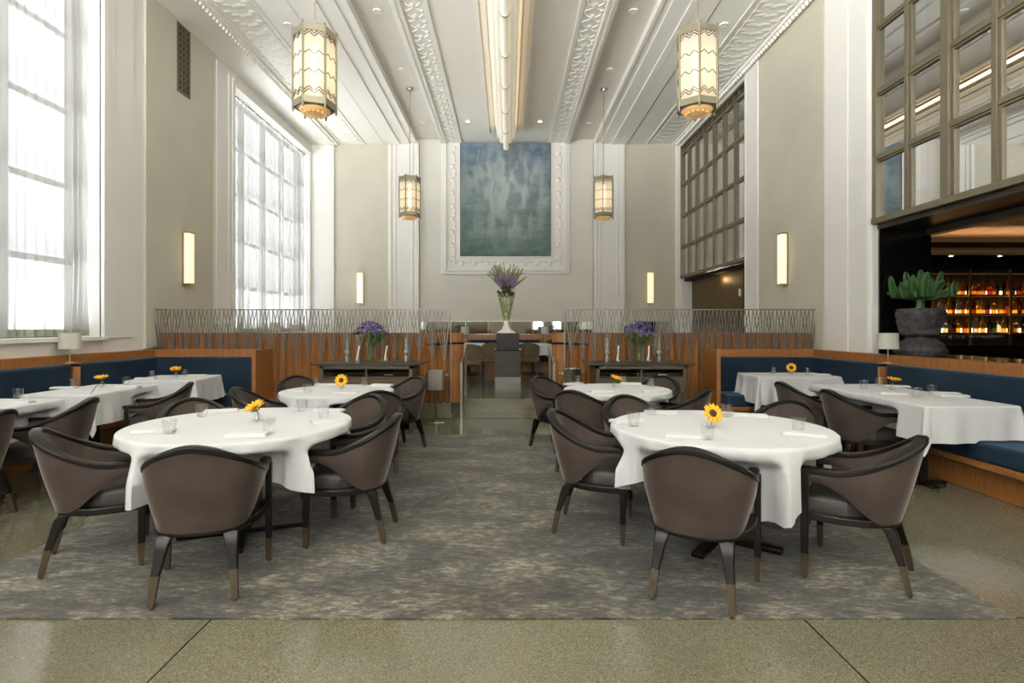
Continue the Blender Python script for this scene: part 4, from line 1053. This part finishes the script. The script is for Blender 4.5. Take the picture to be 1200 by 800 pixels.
for s in (-1,1):
    m = MB(); m.tube([(s*.13,0,.72),(s*.175,0,.72)], .006, 8); m.ball((s*.182,0,.72), .014, None, None, 10, 6); m.build('handle_knob', M['steel'], b, smooth=True)

# ------------------------------------------------------------------ lamps
lamp0 = None
def lamp(x, y, z, label, sc=1.0):
    global lamp0
    if lamp0 is None:
        lamp0 = thing('table_lamp', label, 'lamp', (x,y,z), 0, 'small shaded table lamps')
        MB().lathe([(0,0),(.055,0),(.055,.008),(.012,.014)],16).build('base', M['brass'], lamp0, smooth=True)
        MB().tube([(0,0,.01),(0,0,.20)], .007, 8).build('stem', M['nickel'], lamp0)
        m = MB(); m.lathe([(.118,.165),(.108,.355),(.105,.355),(.115,.165)],24, close=True); m.lathe([(0,.352),(.107,.353)],24); m.build('lamp_shade', M['shade'], lamp0, smooth=True, angle=50)
        return
    dup(lamp0, (x,y,z), 0, label, None, sc if sc != 1 else None)
lamp(-5.25,6.55,.9725,'grey shaded lamp standing between the two window banquettes')
lamp(4.56,6.55,.9725,'grey shaded lamp standing between the two bar banquettes')
lamp(-5.12,12.0,1.14,'grey shaded lamp seen through the rods before the far left window')
lamp(-5.2,9.98,1.14,'small grey lamp seen through the rods beside the left pier',.85)
lamp(-4.4,11.35,1.18,'small grey lamp seen through the rods before the right half of the far window',.75)
lamp(2.05,10.3,1.14,'grey shaded lamp seen through the rods of the right screen')
lamp(-1.12,14.335,1.056,'grey shaded lamp on the back banquette ledge left of the tall flowers')
lamp(.98,14.335,1.056,'grey shaded lamp on the back banquette ledge right of the tall flowers')

# ------------------------------------------------------------------ raised room at the back
t = thing('banquette', 'blue banquette with walnut ledge along the end wall under the mirror', 'banquette', (0,0,0), 0, 'blue velvet banquettes')
MB().box(-4.7,4.6,14.42,YB-.09,1.06,1.20).build('wood_cap', M['walnut'], t, bevel=.008)
for x0, x1 in ((-4.6,-1.22),(-1.02,.88),(1.08,4.5)): MB().prism(roundrect(x0,x1,14.36,14.98,.10,(1,1,0,0)), .55, 1.06).build('back_cushion', M['blue'], t, bevel=.02)
MB().box(-4.6,4.5,13.95,14.5,.52,.68).build('seat_cushion', M['blue'], t, bevel=.03)
MB().box(-4.6,4.5,14.05,14.9,UP,.53).build('plinth', M['walnut'], t, bevel=.004)
for x in (-1.12,.98):
    m = MB(); m.box(x-.06,x+.06,14.28,14.5,.60,1.04); m.prism([(x-.16,14.40),(x-.05,14.25),(x+.05,14.25),(x+.16,14.40)],1.0,1.055); m.build('divider', M['walnut'], t, bevel=.004)
# ledges that carry the lamps behind the screens
tag(MB().box(XL+.04,-4.2,9.7,12.3,UP,1.14).build('service_ledge', M['walnut'], bevel=.006), 'low walnut ledge behind the left screen carrying small lamps', 'ledge')
tag(MB().box(1.4,2.9,10.05,10.55,UP,1.14).build('service_ledge', M['walnut'], bevel=.006), 'low walnut ledge behind the right screen carrying a lamp', 'ledge')

# hostess stand, louvered box and the tall flowers
t = thing('drawer_stand', 'dark wooden drawer stand with metal foot at the top of the steps', 'cabinet', (.0,11.02,UP))
MB().box(-.262,.262,0,.5,.14,.672).build('body', M['cabinet'], t, bevel=.003); MB().box(-.262,.262,.004,.5,0,.14).build('foot', M['pewter'], t, bevel=.002); MB().box(-.285,.285,-.02,.52,.672,.690).build('top', M['black'], t, bevel=.002)
for k in range(5):
    z = .148+.103*k; f = MB().box(-.235,.235,-.008,.02,z,z+.097).build('drawer', M['cabinet'], t, bevel=.003)
    m = MB(); m.ball((0,-.016,z+.05), .010, None, None, 8, 5); m.build('knob', M['steel'], f)
t = thing('louvered_box', 'black louvered two-door box standing on the drawer stand', 'box', (.0,11.10,UP+.691))
MB().box(-.232,.232,0,.36,0,.335).build('body', M['seat_blk'], t, bevel=.004)
for s in (-1,1):
    xa, xb = sorted((s*.006,s*.225)); m = MB(); m.box(xa,xb,-.010,.0,.01,.03); m.box(xa,xb,-.010,.0,.305,.325); m.box(xa,xa+.015,-.010,0,.01,.325); m.box(xb-.015,xb,-.010,0,.01,.325)
    for k in range(15): m.bar(((xa+.01),-.004,.036+.018*k),((xb-.01),-.004,.036+.018*k),.012,.004)
    f = m.build('door', M['seat_blk'], t)
    m = MB(); m.ball((s*.03,-.018,.06), .011, None, None, 8, 5); m.build('knob', M['steel'], f)
R = random.Random(12); zb = UP+.691+.336
t = thing('tall_flower_arrangement', 'tall lilac gladiolus arrangement in a white trumpet vase on the louvered box', 'flowers', (-.03,11.26,zb))
MB().lathe([(0,0),(.20,0),(.19,.02),(.10,.07),(.055,.16),(.045,.30),(.055,.45),(.09,.62),(.12,.70),(.11,.70),(.08,.62),(.04,.45),(.03,.30)],24).build('trumpet_vase', M['porcelain'], t, smooth=True, angle=60)
gr = MB()
for k in range(260):
    f = R.random(); a = R.uniform(0,2*PI); rr = lerp(.045,.165,f**1.1)+.008; z = lerp(.26,.80,f); gr.ball((rr*math.cos(a),rr*math.sin(a),z), .016, .016, .03, 5, 4)
gr.build('hanging_buds', M['bud'], t)
rf = MB()
for k in range(34):
    a = R.uniform(0,2*PI); r_ = R.uniform(.04,.17); rf.ball((r_*math.cos(a), r_*math.sin(a), R.uniform(.74,.86)), .032, .032, .028, 6, 4)
rf.build('dark_blossoms', M['dpurple'], t)
rf = MB()
for k in range(50):
    a = R.uniform(0,2*PI); r_ = R.uniform(.04,.16); c = Vector((r_*math.cos(a), r_*math.sin(a), R.uniform(.85,1.05))); u = Vector((math.cos(a),math.sin(a),R.uniform(0,1))).normalized(); s_ = u.cross(Vector((0,0,1)))*.02
    rf.add([c,c+u*.05+s_,c+u*.11,c+u*.05-s_],[(0,1,2,3)])
rf.build('foliage', M['leaf'], t)
st = MB(); fl = MB(); tip = MB()
for k in range(38):
    a = R.uniform(0,2*PI); sp = math.sqrt(R.random()); tipr = .46*sp; L = 1.46-.30*sp*sp+R.uniform(-.08,.05)
    p0 = Vector((.03*math.cos(a),.03*math.sin(a),.80)); p1 = Vector((tipr*math.cos(a),tipr*math.sin(a),L)); mid = p0.lerp(p1,.55)+Vector((-.05*math.cos(a)*sp,-.05*math.sin(a)*sp,.03))
    def bz(f): return p0.lerp(mid,f).lerp(mid.lerp(p1,f),f)
    st.tube([tuple(bz(f/5)) for f in range(6)], .006, 5)
    for q in range(12):
        f = .30+.40*q/12; c = bz(f)+Vector((R.uniform(-.03,.03),R.uniform(-.03,.03),0))
        for w_ in range(5):
            g = R.uniform(0,2*PI); u = Vector((math.cos(g),math.sin(g),.5)).normalized(); s_ = u.cross(Vector((0,0,1))).normalized()*.026
            fl.add([c,c+u*.035+s_,c+u*.066,c+u*.035-s_],[(0,1,2,3)])
    for q in range(9):
        f = .70+.30*q/8; c = bz(f); g = R.uniform(0,2*PI); tip.ball((c.x+.006*math.cos(g),c.y+.006*math.sin(g),c.z), .012*(1.4-f*.7), None, .026, 5, 4)
st.build('stems', M['stem'], t); fl.build('lilac_blossoms', M['lilac'], t); tip.build('green_tips', M['bud'], t)

# chairs and a table up there
def side_chair(x,y,rz,label,src=[None]):
    if src[0]: return dup(src[0],(x,y,UP),rz,label)
    t = thing('side_chair',label,'chair',(x,y,UP),rz,'olive chairs in the raised room'); src[0] = t
    m = MB(); vs = []; n = 25
    for sd in (0,1):
        for i in range(n):
            a = PI*(1.08+.84*i/(n-1)); r_ = .27 if sd == 0 else .22
            for j in range(7):
                z = lerp(.42,.80-.10*abs(i/(n-1)-.5)**2*4,j/6); k = lerp(.86,1.0,j/6); vs.append((r_*k*math.cos(a), .02+r_*k*math.sin(a), z))
    S = n*7; fs = []
    for i in range(n-1):
        for j in range(6): a = i*7+j; fs += [(a,a+1,a+8,a+7),(S+a,S+a+7,S+a+8,S+a+1)]
        fs += [(i*7,(i+1)*7,S+(i+1)*7,S+i*7),(i*7+6,S+i*7+6,S+(i+1)*7+6,(i+1)*7+6)]
    for j in range(6): fs += [(j,S+j,S+j+1,j+1),((n-1)*7+j,(n-1)*7+j+1,S+(n-1)*7+j+1,S+(n-1)*7+j)]
    m.add(vs,fs).build('backrest',M['olive'],t,smooth=True,angle=50)
    MB().prism(roundrect(-.24,.24,-.22,.24,.10,(1,1,1,1)),.36,.46).build('seat',M['olive'],t,bevel=.02)
    for a,b in ((-1,-1),(1,-1),(1,1),(-1,1)): MB().bar((a*.18,b*.17,.37),(a*.21,b*.20,0),.040,.040,.024,.024,up=(0,1,0)).build('leg',M['cdark'],t)
side_chair(-.78,11.35,.05,'olive upholstered chair just above the left handrail in the raised room')
side_chair(-.36,12.45,.1,'olive upholstered chair behind the left edge of the drawer stand')
side_chair(.47,12.3,-.1,'olive upholstered chair behind the right edge of the drawer stand')
side_chair(-1.25,12.2,1.2,'olive upholstered chair half hidden behind the left handrail in the raised room')
for x,y,l1,l2 in ((.60,13.35,'small table in the raised room right of the drawer stand','white cloth on the raised table right of the drawer stand'),(-.95,13.3,'small table in the raised room left of the drawer stand','white cloth on the raised table left of the drawer stand')):
    q = thing('dining_table',l1,'table',(x,y,UP)); MB().box(-.36,.36,-.36,.36,.705,.738).build('tabletop',M['console'],q); MB().box(-.035,.035,-.035,.035,.02,.705).build('column',M['cdark'],q); MB().box(-.25,.25,-.25,.25,0,.02).build('base',M['cdark'],q)
    cloth('tablecloth',l2,'white cloths in the raised room',rect_perim(x,y,.74,.74,.28),UP+ZT,int(x*10)+40,loc=(x,y))

# ------------------------------------------------------------------ lights in the room
def lantern(x, y, label, src=[None]):
    if src[0]: return dup(src[0],(x,y,3.80),0 if y > 8 else .0,label)
    t = thing('pendant_lantern',label,'pendant light',(x,y,3.80),0,'hexagonal pendant lanterns'); src[0] = t; R_ = .225; h = .84
    P = [(R_*math.cos(PI/3*k+.30),R_*math.sin(PI/3*k+.30)) for k in range(6)]
    m = MB()
    for x_,y_ in P: m.tube([(x_,y_,-.02),(x_,y_,h+.03)],.013,6); m.ball((x_,y_,-.03),.012,None,.02,6,4)
    for z in (.035,h-.03):
        for k in range(6): a,b = P[k],P[(k+1)%6]; m.bar((a[0],a[1],z),(b[0],b[1],z),.018,.07)
    m.build('frame',M['lanternframe'],t,smooth=True,angle=30)
    m = MB(); m.prism([(a*.97,b*.97) for a,b in P],h-.01,h+.006); m.build('top_plate',M['lanternframe'],t)
    m = MB(); n = 30; vs = [(.93*a,.93*b,.0) for a,b in P]; rr = .165
    for k in range(6):
        a,b = P[k],P[(k+1)%6]; vs2 = []
        for i in range(6): f = i/5; q = (lerp(a[0],b[0],f)*.95,lerp(a[1],b[1],f)*.95); L = math.hypot(*q); vs2 += [(q[0],q[1],.004),(q[0]*rr/L,q[1]*rr/L,-.012)]
        m.add(vs2,[(2*i,2*i+1,2*i+3,2*i+2) for i in range(5)])
    m.build('bottom_plate',M['lanternframe'],t)
    m = MB(); prof = [(.168,-.008)]+[(.165*math.cos(q*PI/14),-.012-.055*math.sin(q*PI/14)) for q in range(1,7)]+[(.0,-.068)]
    m.lathe(prof,28)
    for k in range(14): a = 2*PI*k/14; m.ball((.115*math.cos(a),.115*math.sin(a),-.05),.022,None,.018,6,4)
    m.build('bottom_bowl',M['bowl'],t,smooth=True,angle=60)
    for k in range(6):
        a,b = Vector((*P[k],0)),Vector((*P[(k+1)%6],0)); u = (b-a).normalized(); nrm = Vector((a.x+b.x,a.y+b.y,0)).normalized(); i0,i1 = a+u*.012-nrm*.004,b-u*.012-nrm*.004
        vs = [(*i0.xy,.06),(*i1.xy,.06),(*i1.xy,h-.05),(*i0.xy,h-.05)]; f = MB().add(vs,[(0,1,2,3)]).build('glass_panel',M['lantern'],t)
        m = MB()
        for z in (.125,.155,.345,.545,.735,.765):
            pts = []
            for q in range(9):
                f_ = q/8; dz = .022*(1 if q % 4 == 2 else (-1 if q % 4 == 0 else 0)); pts.append(tuple(lerp(0,1,1)*(i0.lerp(i1,f_)+nrm*.004)+Vector((0,0,z+dz))))
            m.tube(pts,.0048,4)
        m.build('zigzag_bars',M['dbronze'],f)
    m = MB(); m.tube([(0,0,.16),(0,0,.70)],.030,10); m.build('lamp_tube',M['glow_lantern'],t,smooth=True)
    m = MB(); m.tube([(0,0,h),(0,0,2.75)],.008,6); m.build('stem',M['nickel'],t); m = MB(); m.lathe([(0,2.735),(.07,2.735),(.075,2.75),(.075,2.785)],18); m.build('ceiling_rose',M['nickel'],t,smooth=True)
lantern(-2.13,11.87,'hexagonal pendant lantern hanging before the left pilaster of the end wall')
lantern(2.09,11.9,'hexagonal pendant lantern hanging before the right pilaster of the end wall')
lantern(-2.13,6.03,'large hexagonal pendant lantern nearest the viewer over the window side')
lantern(2.09,6.03,'large hexagonal pendant lantern nearest the viewer over the bar side')
def sconce(loc, rz, label, src=[None]):
    if src[0]: return dup(src[0],loc,rz,label)
    t = thing('wall_sconce',label,'wall light',loc,rz,'slim lit wall sconces'); src[0] = t
    MB().box(-.083,.083,0,.02,0,.88).build('back_plate',M['brass'],t,bevel=.003)
    MB().box(-.075,.075,-.085,0,.025,.855).build('diffuser',M['glow_sconce'],t,bevel=.006)
    m = MB(); m.box(-.078,.078,-.088,.005,0,.026); m.box(-.078,.078,-.088,.005,.854,.88); m.build('end_cap',M['brass'],t,bevel=.002)
sconce((-4.06,YB-.055,2.03),0,'slim lit sconce on the taupe panel of the end wall, window side')
sconce((3.92,YB-.055,2.03),0,'slim lit sconce on the taupe panel of the end wall, bar side')
sconce((XL+.06,9.10,2.10),PI/2,'slim lit sconce on the taupe pier between the left windows')
sconce((XR-.06,9.20,2.10),-PI/2,'slim lit sconce on the taupe pier of the bar wall')
# long stepped ceiling light
t = thing('linear_ceiling_light','long stepped tubular light running along the middle of the ceiling','ceiling light',(-.045,0,6.0)); Z0 = 0
ys = [14.05-1.205*k for k in range(10)]
for k in range(9):
    y1,y0 = ys[k],ys[k+1]; m = MB()
    m.tube([(0,y0+.02,.02),(0,y1-.10,.02),(0,y1-.045,.012),(0,y1-.012,.0),(0,y1,-.01)],[.066,.066,.07,.072,.03],16); f = m.build('tube_segment',M['glow_tube'],t,smooth=True,angle=60)
    m = MB(); m.tube([(0,y1-.03,.0),(0,y1-.012,-.004)],[.078,.076],16); m.build('collar',M['nickel'],f,smooth=True,angle=40)
for s in (-1,1):
    for d,z,r_ in ((.105,.10,.05),(.18,.20,.045)):
        m = MB(); m.tube([(s*d,3.2,z),(s*d,13.95-d,z)],r_,12); m.build('side_tube',M['glow_tube'],t,smooth=True,angle=60)
m = MB(); m.box(-.15,.15,3.2,13.9,.26,.44); m.box(-.07,.07,3.2,13.9,.08,.30)
m.build('housing',M['nickel'],t)
for s in (-1,1): MB().box(min(s*.15,s*.17),max(s*.15,s*.17),3.3,13.8,.36,.42).build('glow_strip',M['glow_cove2'],t)
m = MB()
for a,b,z in ((-.47,-.42,.455),(-.40,-.30,.47),(-.28,-.24,.455),(.42,.47,.455),(.30,.40,.47),(.24,.28,.455)): m.box(a,b,3.2,14.3,z,.495)
m.build('ceiling_moulding',M['ceil'],t)
def ceiling_disc(x,y,z,label,lit):
    t = thing('recessed_downlight' if lit else 'ceiling_sensor',label,'ceiling light' if lit else 'sensor',(x,y,z-.022),0,'lit downlights beside the ceiling light' if lit else 'small white discs on the ceiling')
    MB().lathe([(.045,.004),(.070,.0),(.075,.022),(.05,.022)],20,close=True).build('ring',M['white'],t,smooth=True)
    MB().lathe([(0,.006),(.046,.006),(.046,.012),(0,.012)],16).build('lens',M['glow_down'] if lit else M['ceil'],t)
ceiling_disc(-.99,13.5,6.49,'lit recessed downlight left of the far end of the long ceiling light',True); ceiling_disc(.80,13.5,6.49,'lit recessed downlight right of the far end of the long ceiling light',True)
for s,nm in ((-1,'window'),(1,'bar')):
    for y,wh in ((8.96,'nearest'),(11.0,'beside the far lantern'),(13.9,'next to the end wall')): ceiling_disc(s*2.1-.04,y,6.585,'small white ceiling disc in the %s side recess, %s' % (nm,wh),False)
    ceiling_disc(s*3.63-.03,9.1,6.44,'small white ceiling disc between beam and leaf moulding on the %s side' % nm,False)

# ------------------------------------------------------------------ bar shelves, bottles, planter
SX0,SX1,SY = 7.25,9.7,9.62; SZ = [1.305,1.635,1.965]
t = thing('bar_shelf','lit bronze bottle shelving on the far wall of the bar','shelf',(0,0,0))
m = MB(); m.box(SX0,SX1,SY+.14,SY+.17,.9,2.40); m.build('back_panel',M['dbronze'],t)
for z in SZ: f = MB().box(SX0,SX1,SY-.14,SY+.14,z-.03,z).build('shelf_board',M['brass'],t); MB().box(SX0,SX1,SY+.09,SY+.135,z+.002,z+.07).build('light_strip',M['glow_strip'],f); MB().box(SX0,SX1,SY-.145,SY-.141,z-.026,z-.006).build('edge_strip',M['glass'],f)
MB().box(SX0,SX1,SY-.14,SY+.14,2.33,2.36).build('shelf_board',M['dbronze'],t)
m = None
for k in range(4): x = 7.28+.70*k+.02; MB().box(x,x+.035,SY-.16,SY-.142,.9,2.40).build('upright',M['brass'],t)
tag(MB().box(SX0-.3,SX1,SY-.50,SY-.17,0,1.10).build('back_counter',M['black'],bevel=.006),'dark counter below the lit bottle shelves','counter')
R = random.Random(77); bk = {}
def bottle_mesh(kind,col):
    prof = {'tall':[(0,0),(.036,0),(.038,.01),(.038,.17),(.03,.20),(.013,.225),(.012,.285),(.015,.287),(.015,.30),(0,.30)],
            'square':[(0,0),(.040,0),(.042,.01),(.041,.14),(.036,.165),(.014,.18),(.014,.225),(.018,.227),(.018,.25),(0,.25)],
            'round':[(0,0),(.04,0),(.041,.03),(.042,.08),(.036,.13),(.014,.155),(.013,.215),(.018,.217),(.018,.24),(0,.24)],
            'slim':[(0,0),(.028,0),(.03,.01),(.029,.20),(.02,.235),(.011,.255),(.011,.29),(.014,.29),(.014,.305),(0,.305)]}[kind]
    return MB().lathe(prof,6 if kind == 'square' else 12)
ORD = ['first','second','third','fourth','fifth','sixth','seventh','eighth','ninth','tenth','eleventh','twelfth','thirteenth','fourteenth','fifteenth','sixteenth','seventeenth','eighteenth','nineteenth','twentieth','twenty-first','twenty-second','twenty-third','twenty-fourth']
pal = [['dark','amber','red','dark','amber','clear','honey','red'],['honey','amber','clear','honey','green','red','amber'],['honey','amber','green','clear','teal','honey','clear','dark']]
cn = {'amber':'amber','honey':'golden','red':'dark red','green':'green','clear':'clear','dark':'near-black','teal':'pale teal'}
for r_ in range(3):
    row = ('lowest','middle','top')[r_]
    for k in range(24):
        x = 7.40+.086*k+R.uniform(-.006,.006); kind = R.choice(('tall','square','round','slim','tall')); col = R.choice(pal[2-r_])
        key = (kind,col)
        if key not in bk: o = bottle_mesh(kind,col).build('bottle',M['b_'+col],smooth=True,angle=40); bk[key] = o
        else: o = bk[key].copy(); COL.objects.link(o)
        o.location = (x,SY+R.uniform(-.07,-.01),SZ[r_]+.0005); s_ = R.uniform(.85,.99); o.scale = (.98,.98,s_)
        tag(o,'%s %s bottle, %s from the planter end on the %s lit bar shelf' % (cn[col],kind,ORD[k],row),'bottle','bottles on the lit bar shelves')
g0 = None
for k in range(20):
    x = 7.40+.11*(k//2)*2/1.0*.5+.055*(k % 2); y = SY-.36+.12*(k % 2)
    if g0 is None: g0 = MB().lathe([(0,0),(.032,0),(.03,.004),(.004,.012),(.004,.07),(.03,.095),(.036,.13),(.030,.165),(.028,.165),(.034,.13),(.028,.098),(0,.076)],12).build('stemmed_glass',M['glass'],smooth=True,angle=50); o = g0
    else: o = g0.copy(); COL.objects.link(o)
    o.location = (x,y,1.1005); tag(o,'stemmed glass in the row on the dark counter below the bottle shelves','glass','stemmed glasses on the back bar counter')
for k,(x,y) in enumerate(((7.55,9.30),(8.38,9.30),(6.35,8.2))):
    t = thing('bar_downlight',('small downlight above the planter end of the bottle shelves','small downlight above the middle of the bottle shelves','small downlight in the coppery bar ceiling')[k],'ceiling light',(x,y,2.60 if k < 2 else 2.90),0,'small downlights in the bar')
    MB().lathe([(.03,.004),(.05,0),(.052,.018)],14,close=True).build('ring',M['brass'],t,smooth=True); MB().lathe([(0,.004),(.034,.004),(.034,.012),(0,.012)],12).build('lens',M['glow_down'],t)
# unseen cove strip added to light the bar ceiling
t = thing('added_bar_cove_light','added warm cove strip hidden along the far edge of the coppery bar ceiling','ceiling light',(7.6,8.8,2.66)); MB().box(-2.1,2.1,-.03,.03,.021,.05).build('light_strip',M['glow_cove'],t)
m = MB(); m.box(-2.1,2.1,-.10,.14,.0,.02); m.box(-2.1,2.1,-.12,-.10,0,.09); m.build('housing',M['dbronze'],t)

def rock(prof, n, seed, amp):
    R = random.Random(seed); m = MB(); m.lathe(prof,n); ph = [(R.uniform(0,6),R.uniform(0,6),R.uniform(0,6)) for _ in range(5)]; out = []
    for x,y,z in m.v:
        a = math.atan2(y,x); k = 1+amp*(math.sin(3*a+ph[0][0]+9*z)+.7*math.sin(5*a+ph[1][0]-17*z)+.6*math.sin(9*a+23*z+ph[2][0])+R.uniform(-.5,.5)); out.append((x*k,y*k,z))
    m.v = out; return m
def dens(p,k=4): return [(lerp(a[0],b[0],i/k),lerp(a[1],b[1],i/k)) for a,b in zip(p,p[1:]) for i in range(k)]+[p[-1]]
t = thing('potted_cactus','bushy green candelabra cactus in a black lava stone urn on the bar ledge','plant',(5.06,6.70,1.06))
rock(dens([(0,0),(.25,0),(.27,.05),(.235,.13),(.15,.20),(.14,.22)],6),36,3,.04).build('stone_foot',M['stone'],t,smooth=True,angle=40)
rock(dens([(.135,.21),(.20,.25),(.215,.33),(.24,.42),(.245,.52),(.225,.565),(.19,.565),(.17,.53),(0,.53)],6),36,5,.045).build('stone_pot',M['stone'],t,smooth=True,angle=40)
m = MB(); m.ball((0,0,.53),.185,.185,.045,16,6); m.build('soil',M['soil'],t,smooth=True)
m = MB(); m.tube([(0,0,.55),(.005,0,.64),(.0,.0,.72)],[.052,.046,.055],7); m.build('trunk',M['cactus'],t)
R = random.Random(21)
def branch(pts, r0):
    m = MB(); n = 10; P = []
    for i in range(9):
        f = i/8; a = pts[0].lerp(pts[1],f).lerp(pts[1].lerp(pts[2],f),f); P.append(a)
    rr = [r0*(.75+.35*math.sin(PI*min(1,f*1.1)))*(1.0 if f < .95 else .5) for f in [i/8 for i in range(9)]]
    m.tube(P,rr,n)
    for i in range(9):            # four deep ribs
        c = P[i]
        for j in range(n):
            v = Vector(m.v[i*n+j]); k = 1.18 if j % 2 == 0 else .74; m.v[i*n+j] = tuple(c+(v-c)*k)
    m.build('branch',M['cactus'],t,smooth=True,angle=25)
for k in range(7):
    a = 2*PI*k/7+R.uniform(-.2,.2); reach = R.uniform(.26,.36)
    u = Vector((math.cos(a),math.sin(a)*.8,0))
    branch((Vector((0,0,.69)),u*.16+Vector((0,0,.70)),u*reach+Vector((0,0,.78+R.uniform(-.02,.06)))),R.uniform(.026,.032))
    for q in range(5):
        f = R.uniform(.3,1.0); c = u*reach*f+Vector((R.uniform(-.04,.04),R.uniform(-.05,.05),.70)); h_ = R.uniform(.13,.36)*(1.05-.35*f)
        lean = u*R.uniform(.0,.10)+Vector((R.uniform(-.04,.04),R.uniform(-.04,.04),0))
        branch((c,c+Vector((0,0,h_*.5))+lean*.2,c+Vector((0,0,h_))+lean),R.uniform(.026,.036))
for k in range(5):
    c = Vector((R.uniform(-.07,.07),R.uniform(-.07,.07),.70)); branch((c,c+Vector((0,0,.15)),c+Vector((c.x*.6,c.y*.6,R.uniform(.22,.36)))),R.uniform(.030,.038))

light('added_recess_glow','POINT',(XR+.18,12.7,2.5),(0,0,0),2.6,(1,.72,.35),shadow_soft_size=.06)  # unseen lamp added to give the bronze door panel a warm glow
